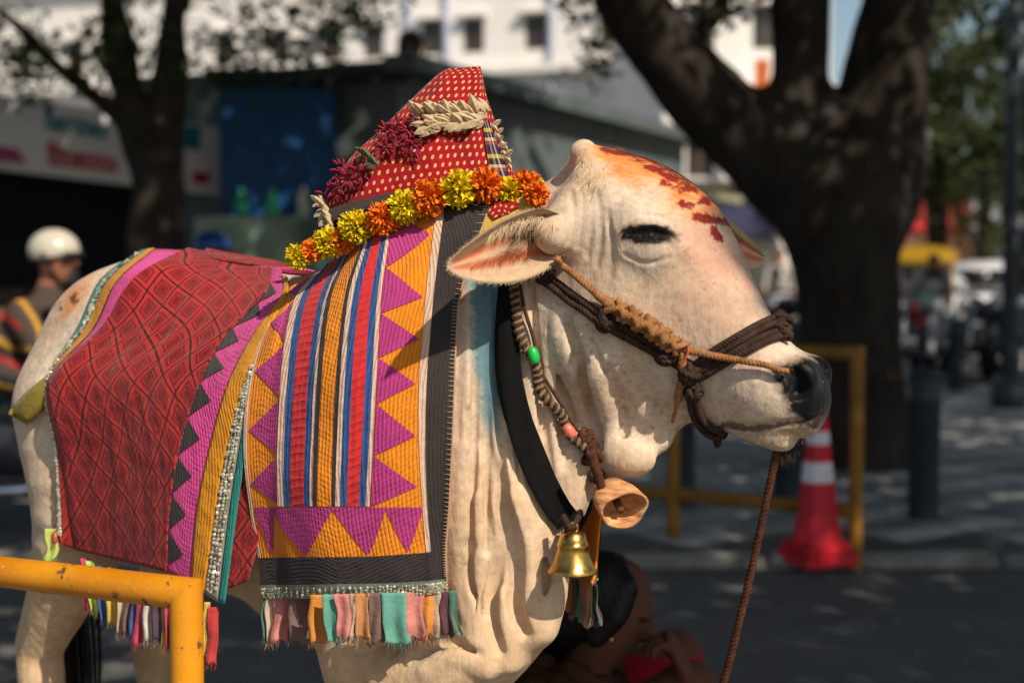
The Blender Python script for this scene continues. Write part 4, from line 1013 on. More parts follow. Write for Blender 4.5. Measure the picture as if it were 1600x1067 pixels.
# far half of the garland round the neck
for k, p in enumerate(mirB(np.array(cen))[::-1][2:]):
    ob = bpy.data.objects.new('pompom', (pmy if k % 2 else pmo)[0]); COL.objects.link(ob); ob.parent = GAR; ob.location = Vector(p)-GAR.location; ob.rotation_euler = RNG.uniform(0, 6, 3)
mb = MB(); mb.tube(crom(np.array(cen), 40), .003, 6); world_child(mb.build('string', M('garland_string', S(150, 120, 60), .9)), GAR)
# little red and yellow cloth corner in front of the charcoal band
sc_ = flat('neck_scarf', [(752, 372), (775, 345), (800, 325), (825, 312)], [26, 40, 46, 30], .016, CLOTH('yellow_print', S(206, 170, 70), 0, .25), None, .003); tag(sc_, 'yellow and red printed scarf corner peeping out behind the near ear', 'scarf')
sp_ = flat('red_corner', [(766, 338), (785, 320), (806, 312)], [16, 34, 26], .022, pais, None, .002); sp_.parent = sc_

# ---- ropes and straps on the head and neck
def on(pts, off, n=0, y0=1.6, it=2):
    c = crom(pts, n) if n else np.array(pts, float); V = hits(c.tolist(), -off, bull, y0); 
    for _ in range(it): V[1:-1] = V[1:-1]*.5+(V[:-2]+V[2:])*.25
    return V
def rope_mat(name, col, sc2):
    g = NG(name); c = g.ramp(g.noise(90, 5), [(.3, sc(col, .5)), (.55, col), (.8, sc(col, 1.5))]); f = g.noise(900, 2)
    return g.done(g.mix(g.math('MULTIPLY', f, .5), c, sc(col, .4)), .9, 0, g.bump(f, .8, .002), .15)
dk_rope = rope_mat('dark_halter_rope', S(74, 56, 46), 1); tan_rope = rope_mat('tan_nose_rope', S(176, 122, 76), 1); mix_rope = rope_mat('lead_rope_fibre', S(92, 58, 42), 1)
HAL = thing('halter', tuple(eye), 'dark braided rope halter with double noseband tied round the face of the bull', 'halter')
def rope(name, pts, r, mat, root, pitch=.018, strands=3, fat=.6):
    V, f = rope_geo(pts, r, pitch, strands, 7, fat); o = mesh(name, V, f, mat)
    if root is not None: world_child(o, root)
    return o
def off2(pts, d):
    c = np.array(pts, float); t = norm(np.gradient(c, axis=0)); return c+np.stack([-t[:, 1], t[:, 0]], -1)*d
chk = [(838, 420), (868, 445), (905, 472), (945, 500), (1000, 530), (1045, 553), (1082, 576)]
for d in (-6, 6): rope('cheek_rope', on(off2(crom(chk, 16), d).tolist(), .007, 50), .0062, dk_rope, HAL)
for d0 in (0, 23):
    a = crom([(1076, 582+d0*.5), (1110, 555+d0*.9), (1150, 531+d0), (1190, 510+d0), (1216, 501+d0*1.0)], 14)
    for d in (-4.6, 4.6):
        q = on(off2(a, d).tolist(), .006, 34); fm = mirH(q)[::-1][:-2]
        rope('noseband', np.vstack([q, (q[-1]+fm[0])/2+norm(axu)*.004, fm]), .0055, dk_rope, HAL, .016)
def knot(name, px, py, r, mat, root, lift=.008, n=5, squash=1.0):
    c = on([(px, py)], lift)[0]; V = []; Fc = []
    for k in range(n):
        ax = norm(RNG.normal(size=3)); x = norm(np.cross(ax, (0.3, .5, 1))); y = np.cross(ax, x); t = np.linspace(0, 2*math.pi, 26)
        p = c+r*(np.cos(t)[:, None]*x+np.sin(t)[:, None]*y*squash)+RNG.normal(0, r*.12, 3); v, f = rope_geo(p, r*.42, r*1.4, 3, 6, .6); o_ = sum(map(len, V)); V.append(v); Fc += [tuple(i+o_ for i in q) for q in f]
    return world_child(mesh(name, np.vstack(V), Fc, mat), root)
for kx, ky, r in ((858, 432, .011), (948, 500, .013), (1042, 552, .012), (1080, 580, .014), (1086, 606, .011), (1214, 506, .013), (1218, 524, .011)): knot('knot', kx, ky, r, dk_rope, HAL)
for d in (-6, 5):
    q = on(off2(crom([(1084, 600), (1086, 630), (1094, 652), (1112, 668), (1126, 673)], 10), d).tolist(), .007, 20); fm = mirH(q)[::-1][3:]; mid = (q[-1]+fm[0])/2-np.array([0, 0, .012]); rope('chin_rope', np.vstack([q, mid, fm]), .0062, dk_rope, HAL)
TAN = thing('nose_rope', tuple(eye+np.array([0, -.01, 0])), 'tan twisted rope with a thick braid running from the ear to the nostril', 'rope')
tp = on([(868, 393), (895, 420), (925, 448), (955, 474), (985, 492), (1020, 512), (1050, 532), (1075, 543), (1120, 553), (1165, 566), (1200, 575), (1226, 586)], .012, 90)
rr = np.interp(np.linspace(0, 1, 90), [0, .2, .3, .5, .58, .62, 1], [.0055, .006, .011, .0155, .012, .0062, .0045])
rope('twisted_rope', tp, rr, tan_rope, TAN, .017, 3, .6)
V_, F_ = [], []
for k in range(11):                                   # braided bumps of the thick section
    i = 27+int(k*2.5); c = tp[i]+np.array([0, -.006, .0]); t = norm(tp[i+1]-tp[i-1]); u_ = norm(np.cross(t, (0, -1, 0)))
    sgn = 1 if k % 2 else -1; pth = np.array([c-u_*.012*sgn-t*.012, c+np.array([0, -.008, 0]), c+u_*.012*sgn+t*.012]); v, f = rope_geo(crom(pth, 10), .0062*np.interp(k, [0, 5, 10], [.8, 1.1, .7]), .012, 3, 6); o_ = sum(map(len, V_)); V_.append(v); F_ += [tuple(j+o_ for j in q) for q in f]
world_child(mesh('braid', np.vstack(V_), F_, tan_rope), TAN)
tq = on([(1068, 545), (1068, 575), (1064, 605), (1058, 632), (1053, 648)], .014, 14); rope('loose_end', tq, [.006, .0062, .0075, .006, .0035]*2+[.003]*4, tan_rope, TAN, .02)
rope('red_thread', on([(1078, 538), (1074, 552), (1066, 562)], .019, 8), .0022, M('red_thread', S(190, 84, 60), .8), TAN, .008)
# black webbing collar
web = CLOTH('black_webbing', S(15, 14, 15), .0022, .2, strength=.9, ribdir='v', fade=.02, sheen=0)
COLR = flat('webbing_collar', [(792, 432), (792, 520), (796, 590), (812, 660), (838, 730), (866, 785), (888, 815)], [24, 36, 40, 42, 44, 42, 40], .012, web, None, .003, smooth=4, n=60); tag(COLR, 'broad black webbing collar slung round the neck above the brass bell', 'collar')
fc = crom([P(888, 815, 2.075), P(905, 822, 2.10), P(922, 790, 2.17), P(928, 740, 2.24)], 20)
v_ = np.stack([fc+np.array([-.008, 0, -.016]), fc+np.array([.008, 0, .016])], 1); cf_ = mesh('far_strap', v_.reshape(-1, 3), quads(2, 20), web, uv=np.stack([np.tile([0, .04], (20, 1)), np.tile(np.linspace(0, .2, 20)[:, None], (1, 2))], -1).reshape(-1, 2)); cf_.modifiers.new('thickness', 'SOLIDIFY').thickness = .003; cf_.parent = COLR
# neck rope with beads
NK = thing('beaded_neck_rope', tuple(P(860, 630, 2.05)), 'knotted neck rope with a green bead and a coral bead beside the black collar', 'necklace')
npts = [(803, 440), (810, 490), (822, 540), (842, 595), (868, 648), (890, 682), (912, 705)]
nr = on(npts, .014, 60, it=14); rope('bound_rope', nr, .0074, rope_mat('grey_bound_rope', S(84, 64, 50), 1), NK, .022, 2, .52); rope('binding', nr, .0092, rope_mat('pale_binding', S(150, 120, 92), 1), NK, .0105, 1, .30)
rope('side_cord', on(off2(crom(npts, 12), -11).tolist(), .010, 40, it=14), .0032, rope_mat('brown_cord', S(90, 66, 52), 1), NK, .012)
def bead(px, py, col, name, ang, w_=.0085, h=.013):
    c = on([(px, py)], .016)[0]; mb = MB(); mb.lathe([(w_*math.sin(a)**.6, -h*math.cos(a)) for a in np.linspace(.12, math.pi-.12, 12)], (0, 0, 0), 16); o = mb.build(name, M('bead_'+name+str(px), col, .35, .08, 20, 0, spec=.5)); o.location = Vector(c)-NK.location; o.rotation_euler = (0, ang, 0); o.parent = NK
bead(829, 556, S(20, 176, 74), 'bead', -.25); bead(889, 676, S(224, 106, 82), 'bead', -.6)
for kx, ky, r in ((912, 692, .012), (924, 708, .013), (930, 738, .009)): knot('knot', kx, ky, r, mix_rope, NK, .010)
rope('hanging_tail', np.array([P(922, 705, 2.05), P(932, 735, 2.05), P(940, 762, 2.06), P(950, 778, 2.07)]), [.009, .008, .007, .005], mix_rope, NK, .02)
# wooden cow bell: hollow section of wood seen into its mouth
WB = thing('wooden_bell', tuple(P(975, 795, 2.06)), 'hollow wooden bell hanging under the throat, its orange mouth open', 'bell')
wax = norm(np.array([.36, -.84, -.40])); wx = norm(np.cross(wax, (0, 0, 1))); wy = np.cross(wx, wax); c0 = P(976, 797, 2.045)
def wring(s_, a_, b_): 
    t = np.arange(28)*2*math.pi/28; rg = 1+.05*np.sin(3*t+1)+.03*np.sin(5*t); return c0+wax*s_+(np.cos(t)*a_*rg)[:, None]*wx+(np.sin(t)*b_*rg)[:, None]*wy
rg_ = [wring(-.060, .018, .014), wring(-.055, .027, .022), wring(-.03, .036, .029), wring(0, .0385, .032), wring(.001, .0345, .028), wring(-.02, .032, .026), wring(-.045, .022, .018)]
Vw = np.vstack(rg_); Fw = [(i*28+k, i*28+(k+1) % 28, (i+1)*28+(k+1) % 28, (i+1)*28+k) for i in range(6) for k in range(28)]; Fw += [tuple(range(28))[::-1], tuple(range(6*28, 7*28))]
gW = NG('worn_wood'); mpw = gW.n('Mapping'); mpw.inputs['Scale'].default_value = (1, 1, 4); gW.l(gW.obj(), mpw.inputs[0]); wn = gW.noise(40, 5, mpw.outputs[0])
gW = gW.done(gW.ramp(wn, [(.3, S(150, 92, 54)), (.55, S(206, 150, 100)), (.8, S(226, 178, 128))]), .7, 0, gW.bump(wn, .5, .004), .2)
world_child(mesh('shell', Vw, Fw, gW), WB); mb = MB(); mb.tube(np.array([c0-wax*.03, c0-wax*.012+np.array([0, 0, -.008])]), .006, 8); world_child(mb.build('clapper', M('clapper_wood', S(90, 60, 40), .8)), WB)
mb = MB(); mb.tube(crom([P(946, 772, 2.07), P(955, 768, 2.075), P(962, 778, 2.085)], 10), .0035, 7); world_child(mb.build('loop', dk_rope), WB)
# brass bell
brass = NG('brass'); bn = brass.noise(30, 6); brass = brass.done(brass.ramp(bn, [(.3, S(150, 112, 50)), (.6, S(214, 170, 92)), (.8, S(226, 190, 120))]), brass.ramp(brass.noise(60, 4), [(.3, (.18, .18, .18, 1)), (.8, (.42, .42, .42, 1))]), 1.0, brass.bump(brass.noise(120, 3), .12, .002))
bc = P(895, 892, 2.055); BL = thing('brass_bell', tuple(bc), 'polished brass bell hanging from the black collar on the chest', 'bell')
k = 2.055/F
prof = [(.001, 66), (10, 65), (19, 60), (22, 50), (23.5, 44), (25.5, 42), (24, 39), (26, 30), (29.5, 18), (35, 6), (40, 0), (39, -2), (36, 0), (31, 6), (26, 16), (22, 30), (18, 46), (.001, 52)]
mb = MB(); mb.lathe([(r_*k, z*k) for r_, z in prof], (0, 0, 0), 48); mb.build('bell_body', brass, BL)
mb = MB(); mb.tube(crom([(-.006, 0, 65*k), (-.006, 0, 72*k), (0, 0, 76*k), (.006, 0, 72*k), (.006, 0, 65*k)], 14), .0026, 8); mb.build('loop', brass, BL)
mb = MB(); mb.tube([(0, 0, 40*k), (0, 0, -6*k)], .0018, 6).lathe([(.0065*math.sin(a), -.0065*math.cos(a)-8*k) for a in np.linspace(.1, 3.04, 8)], n=10); mb.build('clapper', M('iron', (.08, .06, .04, 1), .5, metal=.8), BL)
tie = P(892, 818, 2.065); mb = MB(); mb.tube(crom([tie+np.array([-.012, 0, .012]), tie+np.array([0, -.012, -.004]), tie+np.array([.012, 0, .012])], 10), .005, 7); world_child(mb.build('tie', dk_rope), BL)
strands('tie_threads', [tie+RNG.normal(0, .006, 3) for _ in range(50)], [(-.5+RNG.uniform(0, 1), -.4, -.5) for _ in range(50)], .018, .0005, hairb, BL, .3, 3, .5)
# lead rope
lp = crom([P(1217, 676, 2.075), P(1215, 700, 2.07), P(1202, 760, 2.08), P(1183, 850, 2.1), P(1160, 950, 2.12), P(1132, 1060, 2.15), P(1090, 1200, 2.2), P(1040, 1330, 2.3), P(1015, 1430, 2.42), P(1020, 1540, 2.5)], 120)
lp[:, 2] = np.maximum(lp[:, 2], .012)
lr = rope('lead_rope', lp, np.interp(np.linspace(0, 1, 120), [0, .3, 1], [.0066, .0062, .0075]), rope_mat('lead_rope_red_brown', S(92, 56, 40), 1), None, .022, 3, .6); tag(lr, 'thin reddish brown lead rope hanging from the chin down to the road', 'rope')
strands('loose_fibres', [P(1226+random.uniform(-9, 12), 690+random.uniform(-6, 4), 2.07) for _ in range(120)], [(.15, -.1, -1)]*120, .030, .0006, dk_rope, lr, .1, 3, .3).location = (0, 0, 0)
# ------------------------------------------------------------------ the street
def sheet(name, V, mat): o = mesh(name, np.array(V, float), [tuple(range(len(V)))], mat, smooth=False); return tag(o, kind='structure')
def asphalt():
    g = NG('worn_asphalt'); n1 = g.noise(.9, 8, rough=.65); n2 = g.noise(120, 3); n3 = g.noise(6, 6, rough=.7)
    c = g.ramp(n1, [(.3, (.115, .113, .110, 1)), (.7, (.21, .205, .195, 1))]); c = g.mix(g.ramp(n3, [(.5, (0, 0, 0, 1)), (.75, (.5, .5, .5, 1))]), c, (.27, .25, .225, 1))
    c = g.mix(g.math('MULTIPLY', n2, .5), c, (.02, .02, .02, 1)); return g.done(c, .85, 0, g.bump(n2, .6, .01, g.bump(n3, .4, .03)), .3)
sheet('road', [(-90, -40, 0), (90, -40, 0), (90, 260, 0), (-90, 260, 0)], asphalt())
pavm = M('pavement_bed', (.12, .115, .105, 1), .9, .35, 3, .5, 50, dirt=.5)
mb = MB(); mb.box((4.5, 11.6, .018), (17, 10.9, .036)); pv = mb.build('pavement', pavm, smooth=False); tag(pv, kind='structure')
slabm = [M('paving_slab_%d' % i, c, .85, .3, 4, .5, 70, dirt=.5) for i, c in enumerate([(.36, .355, .34, 1), (.42, .41, .39, 1), (.29, .285, .275, 1)])]
sm = []
for m in slabm:
    b_ = MB(); b_.box((0, 0, 0), (.44, .44, .02), 0, .006); o = b_.build('paving_slab', m); sm.append(o.data); bpy.data.objects.remove(o)
ang = R(33); cnt = 0
for i in range(-40, 60):
    for j in range(-40, 60):
        x = 2.0+(i*math.cos(ang)-j*math.sin(ang))*.455; y = 9+(i*math.sin(ang)+j*math.cos(ang))*.455
        if 6.52 < y < 15.5 and -.3 < x < .38*y+.5 and cnt < 296:
            o = bpy.data.objects.new('paving_slab', sm[(i*7+j*3) % 3]); COL.objects.link(o); o.parent = pv
            o.location = (x, y, .031+random.uniform(-.003, .003)); o.rotation_euler = (random.uniform(-.006, .006), random.uniform(-.006, .006), ang+random.uniform(-.01, .01)); cnt += 1
km = M('kerb_concrete', (.24, .23, .21, 1), .9, .35, 5, .6, 40, dirt=.6)
kb = MB(); kb.box((0, 0, 0), (.98, .16, .09), 0, .012); ko = kb.build('kerb_stone', km); kd = ko.data; bpy.data.objects.remove(ko)
for i in range(12):
    o = bpy.data.objects.new('kerb_stone', kd); COL.objects.link(o); o.parent = pv; o.location = (-3.4+i, 6.10+.004*(i % 3), .006); o.rotation_euler = (random.uniform(-.01, .01), 0, random.uniform(-.006, .006))
# grit scattered by the kerb
V_, F_ = [], []
for k in range(420):
    x = RNG.uniform(-1.5, 3.2); y = RNG.choice([RNG.normal(5.9, .12), RNG.uniform(3.2, 6)]); r_ = RNG.uniform(.004, .014); c = np.array([x, y, r_*.4]); o_ = len(V_)
    V_ += [c+np.array(d)*r_*RNG.uniform(.6, 1.2) for d in ((1, 0, 0), (-1, 0, 0), (0, 1, 0), (0, -1, 0), (0, 0, .8), (0, 0, -.4))]
    F_ += [(o_+a, o_+b, o_+c_) for a, b, c_ in ((0, 2, 4), (2, 1, 4), (1, 3, 4), (3, 0, 4), (2, 0, 5), (1, 2, 5), (3, 1, 5), (0, 3, 5))]
tag(mesh('road_grit', np.array(V_), F_, M('grit', (.2, .18, .15, 1), .9), smooth=False), 'loose grit and small stones along the kerb', 'grit', kind='stuff')

# ---- barriers
ylw = NG('chipped_yellow_paint'); n1 = ylw.noise(28, 8, rough=.7); n2 = ylw.noise(5, 5)
yc = ylw.ramp(n2, [(.3, S(188, 116, 8)), (.7, S(226, 150, 20))]); yc = ylw.mix(ylw.ramp(n1, [(.58, (0, 0, 0, 1)), (.62, (1, 1, 1, 1))]), yc, S(92, 66, 40)); mpz = ylw.n('Mapping'); mpz.inputs['Scale'].default_value = (.25, 1, 1); ylw.l(ylw.obj(), mpz.inputs[0])
sr = ylw.noise(60, 4, mpz.outputs[0]); yc = ylw.mix(ylw.ramp(sr, [(.66, (0, 0, 0, 1)), (.72, (.8, .8, .8, 1))]), yc, S(222, 190, 130)); ylw = ylw.done(yc, ylw.ramp(n1, [(.4, (.34, .34, .34, 1)), (.7, (.7, .7, .7, 1))]), 0, ylw.bump(n1, .35, .004), .45)
dull = M('faded_yellow_paint', S(150, 104, 34), .6, .35, 9, .3, 40, dirt=.7)
def barrier(name, a, b, h, r_, mat, label, rails, posts, par=None):
    a, b = np.array(a, float), np.array(b, float); d = b-a; t = thing(name, (*a, 0), label, 'barrier', 'pipe barriers')
    pt = lambda f, z: np.array([*(d*f), z])
    ax = norm(np.array([*d, 0.])); dn = np.array([0, 0, -1.])
    def mitre(V, ring, axis, corner, nb):
        for i in ring: V[i] = V[i]-axis*np.dot(V[i]-corner, nb)/np.dot(axis, nb)
    for z in rails:
        V, Fc = tube_geo([pt(f, z) for f in (0, .05, .25, .5, .75, .95, 1)], r_, 24)
        if z == h:
            mitre(V, range(24), ax, pt(0, z), norm(-ax+dn)); mitre(V, range(6*24, 7*24), ax, pt(1, z), norm(ax+dn))
        sharp(mesh('rail', V, Fc, mat, t), .7)
    for f in posts:
        top = h if f in (0, 1) else h-r_*.4
        V, Fc = tube_geo([pt(f, 0), pt(f, h*.5), pt(f, h-.1), pt(f, top)], r_, 24)
        if f in (0, 1): mitre(V, range(3*24, 4*24), dn, pt(f, h), norm((-ax if f == 0 else ax)+dn))
        sharp(mesh('post', V, Fc, mat, t), .7)
    return t
q0, q1 = P(291, 927, 2.0), P(0, 893, 2.15); dq = (q1-q0)[:2]
barrier('pipe_barrier', q0[:2], q0[:2]+dq*5.2, q0[2], .0235, ylw, 'chipped yellow pipe barrier standing beside the red brocade quilt', [q0[2], .30], [0, 1])
q0, q1 = P(1340, 552, 6.0), P(1012, 538, 6.55); q1[2] = q0[2]
barrier('pipe_barrier', q0[:2], q0[:2]+((q1-q0)[:2])*1.6, q0[2], .030, dull, 'faded yellow pipe barrier on the kerb in front of the traffic cone', [q0[2], .25], [0, .54, 1])
# ---- traffic cone
cn = P(1276, 872, 6.02); CN = thing('traffic_cone', (cn[0], 6.02, .03), 'red traffic cone with two white bands beside the pipe barrier', 'cone', rz=R(20))
redp = M('red_plastic', S(214, 32, 50), .45, .15, 6, .15, 40, dirt=.3); whp = M('white_band', S(236, 234, 236), .5, .1, 8, .1)
oct8 = lambda prof, n=8: prof
mb = MB(); mb.box((0, 0, .02), (.255, .255, .05), 0, .008).box((0, 0, .067), (.225, .225, .045), 0, .012); mb.build('base', redp, CN, False)
def rad(z): return np.interp(z, [.08, .20, .76], [.108, .088, .022])
zz = [.08, .20, .345, .43, .505, .56, .76, .775]
for i in range(len(zz)-1):
    m = MB(); m.lathe([(rad(zz[i]), zz[i]), (rad(zz[i+1]) if i < 6 else .012, zz[i+1])], n=8); m.build('white_band' if i in (2, 4) else 'cone_section', whp if i in (2, 4) else redp, CN, False)
# ---- bollards
bolm = M('dark_blue_iron', S(46, 52, 62), .45, .25, 10, .15, 40, dirt=.4)
bm0 = thing('bollard', (0, 0, 0), 'x', 'bollard', 'iron bollards along the pavement')
m = MB(); m.lathe([(.076, 0), (.076, .57), (.077, .572), (.077, .60), (.076, .602), (.076, .70)], n=28); sharp(m.build('post', bolm, bm0))
m = MB(); m.lathe([(.082, .575), (.084, .585), (.082, .60)], n=28); m.build('collar', bolm, bm0)
m = MB(); m.lathe([(.080, .70), (.083, .715), (.078, .735), (.05, .752), (.001, .757)], n=28); m.build('cap', bolm, bm0)
bl_ = [(1447, 7.07, 'dark iron bollard on the paving right of the tree trunk'), (1065, 7.37, 'dark iron bollard on the paving behind the throat of the bull'), (1232, 7.68, 'dark iron bollard on the paving behind the traffic cone'), (1496, 14.9, 'small far bollard in front of the parked motorcycles'), (1584, 14.6, 'small far bollard at the foot of the lamp post')]
for i, (px, Y, lb) in enumerate(bl_):
    o = bm0 if i == 0 else copy_tree(bm0); o.location = ((px-800)/F*Y, Y, .036); o['label'] = lb
# ---- lamp post
lp_ = thing('lamp_post', ((1578-800)/F*13, 13, .03), 'tall grey lamp post at the right of the pavement', 'lamp post')
gm = M('grey_steel', S(74, 82, 92), .5, .2, 6, .1, 40); m = MB(); m.tube([(0, 0, 0), (0, 0, 3), (0, 0, 7)], [.075, .065, .05], 16); m.build('pole', gm, lp_)
m = MB(); m.box((0, 0, .15), (.26, .26, .3), 0, .02); m.build('base', gm, lp_); m = MB(); m.tube(crom([(0, 0, 6.9), (-.3, -.1, 7.3), (-1.0, -.3, 7.45)], 10), .035, 10); m.build('arm', gm, lp_); m = MB(); m.box((-1.2, -.35, 7.43), (.5, .22, .10), .3, .03); m.build('lamp_head', gm, lp_)

# ------------------------------------------------------------------ trees
def bark(name, c0, c1):
    g = NG(name); mp_ = g.n('Mapping'); mp_.inputs['Scale'].default_value = (1, 1, .35); g.l(g.obj(), mp_.inputs[0]); a = g.noise(14, 8, mp_.outputs[0], .65); b = g.noise(3, 4)
    c = g.mix(g.ramp(b, [(.4, (0, 0, 0, 1)), (.65, (.6, .6, .6, 1))]), g.ramp(a, [(.3, c0), (.7, c1)]), (.06, .05, .042, 1)); return g.done(c, .9, 0, g.bump(a, .9, .03), .15)
bk = bark('dark_bark', (.016, .012, .010, 1), (.048, .036, .028, 1))
def leafmat(name, cols):
    g = NG(name); oi = g.noise(2.5, 3); c = g.ramp(oi, [(.3, cols[0]), (.5, cols[1]), (.7, cols[2])]); g.done(c, .55, 0, None, .35)
    tr_ = g.n('BsdfTranslucent'); g.l(c, tr_.inputs[0]); ad = g.n('MixShader'); ad.inputs[0].default_value = .3; out = g.t.nodes['Material Output']; g.l(g.b.outputs[0], ad.inputs[1]); g.l(tr_.outputs[0], ad.inputs[2]); g.l(ad.outputs[0], out.inputs[0]); return g.m
lf1 = leafmat('dark_leaves', [(.025, .045, .012, 1), (.045, .075, .02, 1), (.08, .10, .03, 1)]); lf2 = leafmat('olive_leaves', [(.05, .075, .02, 1), (.10, .12, .035, 1), (.15, .15, .05, 1)])
def leaves(name, C, size, mat, parent, flat_=.5):
    C = np.asarray(C, float); n = len(C); d = norm(RNG.normal(size=(n, 3))*np.array([1, 1, .6])); up = norm(RNG.normal(size=(n, 3))*np.array([flat_, flat_, 1])); s = np.cross(d, up); s = norm(s); s_ = size*RNG.uniform(.7, 1.3, n)[:, None]
    nn = norm(np.cross(s, d)); V = np.stack([C-d*s_*.5, C+s*s_*.22+nn*s_*.06, C+d*s_*.5, C-s*s_*.22+nn*s_*.06], 1).reshape(-1, 3)
    i = np.arange(n)*4; Fc = np.concatenate([np.stack([i, i+1, i+2], 1), np.stack([i, i+2, i+3], 1)]); o = mesh(name, V, Fc, mat, smooth=False); world_child(o, parent); return o
def tree(name, base_, label, chains, h, bmat, group='street trees'):
    t = thing(name, base_, label, 'tree', group); b_ = Body()
    for pts, r_, n in chains: b_.add(Chain(pts, r_, .18 if r_[0] > .2 else .06, n))
    V, Q = b_.mesh(h); V = relax(V, Q, 1, .4); N = vnormals(V, Q); V = V+N*(.012*nz3(V*np.array([1, 1, .3]), 14)+.02*nz3(V, 4))[:, None]*min(1, h/.04)
    world_child(mesh('trunk', V, Q, bmat), t); return t
KX, KY = SUN[0]/SUN[2], -SUN[1]/SUN[2]
def canopy(n, a0, a1, b0, b1, keep, zlo=4.6, zhi=6.6):
    """unseen crown leaves between zlo and zhi, sheared sunward to place the shade"""
    out = []
    cl_ = RNG.uniform([a0, b0], [a1, b1], (n//26+1, 2)); 
    for c in cl_:
        z0 = RNG.uniform(zlo, zhi); k = 26; ab = c+RNG.normal(0, .34, (k, 2)); z = np.clip(z0+RNG.normal(0, .25, k), zlo-.2, zhi+.3); m = keep(ab[:, 0], ab[:, 1])
        out.append(np.stack([ab[:, 0]+KX*(z-5), ab[:, 1]-KY*(z-5), z], -1)[m])
    return np.vstack(out)
def keep(a, b):
    line = np.interp(a, [-20, 1.0, 1.35, 1.93, 2.16, 2.64, 2.8, 3.0, 3.6, 20], [.8, -.1, -.3, -.5, -.72, -1.12, -1.25, -1.42, -1.7, -1.9])
    return (b > line) & (np.hypot((a-.05)/.95, (b-3.2)/.8) > 1)  # crown edge and gap cut so bull and rider stay sunlit
TY = 9.1; tp_ = lambda px, py, Y=TY: P(px, py, Y)
T1 = tree('street_tree', (2.2, TY, 0), 'massive dark tree trunk forking into three limbs behind the muzzle of the bull',
          [([tp_(1332, 760), tp_(1330, 640), tp_(1326, 500), tp_(1318, 380), tp_(1316, 290)], [.40, .345, .325, .34, .42], 14),
           ([tp_(1290, 320), tp_(1190, 235), tp_(1090, 140, 9.0), tp_(1010, 45, 8.9), tp_(950, -80, 8.7), tp_(880, -260, 8.3)], [.33, .28, .25, .22, .19, .15], 16),
           ([tp_(1280, 290), tp_(1253, 180), tp_(1250, 60), tp_(1262, -120), tp_(1250, -330, 8.9)], [.26, .185, .18, .17, .14], 14),
           ([tp_(1355, 300), tp_(1378, 170), tp_(1396, 40), tp_(1440, -140), tp_(1500, -330, 9.4)], [.34, .27, .25, .21, .17], 14),
           ([tp_(1040, 110), tp_(1120, 20, 9.2), tp_(1150, -90, 9.6), tp_(1130, -240, 10)], [.10, .07, .06, .05], 10),
           ([tp_(1332, 730), tp_(1400, 745, 8.9)], [.25, .10], 0), ([tp_(1320, 735), tp_(1250, 748, 8.8)], [.22, .08], 0)], .055, bk)
leaves('crown', canopy(26000, -1.5, 9.5, -2.0, 8.5, keep), .22, lf1, T1)
cl_ = np.concatenate([P(RNG.normal(cx_, 26, 60), RNG.normal(cy_, 20, 60), RNG.normal(9.6, .3, 60)) for cx_, cy_ in ((925, 90), (960, 60), (1130, 15), (1080, 0), (1160, -10), (985, -10), (905, 10), (1040, -40), (1490, -10), (1530, 5))]); leaves('leaf_sprays', cl_, .10, lf1, T1)
LY = 9.6
T2 = tree('street_tree', ((245-800)/F*LY, LY, 0), 'slim dark tree with two upright limbs in front of the shop banner',
          [([P(262, 725, LY), P(255, 560, LY), P(247, 400, LY), P(246, 290, LY), P(240, 210, LY)], [.26, .20, .175, .175, .17], 14), ([P(225, 235, LY), P(200, 140, LY), P(180, 40, LY), P(168, -80, LY), P(150, -250, LY)], [.12, .105, .095, .085, .07], 12),
           ([P(255, 230, LY), P(265, 130, LY), P(272, 20, LY), P(290, -100, LY), P(330, -260, LY)], [.14, .115, .10, .09, .07], 12), ([P(215, 215, LY), P(150, 155, LY), P(80, 95, LY-.2), P(20, 35, LY-.4), P(-40, -10, LY-.6)], [.07, .055, .048, .04, .03], 12),
           ([P(290, 0, LY), P(350, -60, LY), P(430, -120, LY-.3)], [.06, .05, .03], 8)], .04, bk)
spr = []
for k in range(95):
    px = RNG.uniform(-60, 600); yl = np.interp(px, [-60, 60, 200, 330, 480, 600], [150, 150, 120, 140, 105, 40]); py = yl-abs(RNG.normal(0, 85)); spr.append(P(px, py, RNG.uniform(8.8, 10.8))+RNG.normal(0, .10, (30, 3)))
leaves('leaf_sprays', np.vstack(spr), .085, lf1, T2); leaves('crown', canopy(20000, -9.5, -1.0, 0, 14, keep), .24, lf1, T2)
T3 = tree('street_tree', (6.3, 5.2, 0), 'added shade tree beyond the right edge of the paving', [([np.array([6.3, 5.2, 0]), np.array([6.2, 5.0, 1.6]), np.array([6.0, 4.6, 3.2])], [.24, .2, .19], 8), ([np.array([6.0, 4.6, 3.1]), np.array([5.2, 3.4, 4.4]), np.array([4.2, 1.6, 5.3])], [.15, .11, .07], 8), ([np.array([6.0, 4.6, 3.1]), np.array([6.6, 5.2, 4.6]), np.array([7.2, 6.4, 5.8])], [.15, .1, .06], 8)], .05, bk)  # unseen tree added to shade the ground behind the bull
leaves('crown', canopy(24000, 2.0, 11, -2.6, 5.5, keep), .22, lf1, T3)
T4 = tree('street_tree', (-1.5, 17.5, 0), 'added shade tree behind the grey shop wall', [([np.array([-1.5, 17.5, 0]), np.array([-1.4, 17.3, 2.2]), np.array([-1.2, 17, 4])], [.2, .17, .15], 8)], .05, bk)  # tree added so its crown above the frame shades the shop fronts
leaves('crown', canopy(12000, -6, 1.2, 7, 16.5, keep, 5.0, 7.0), .26, lf1, T4)
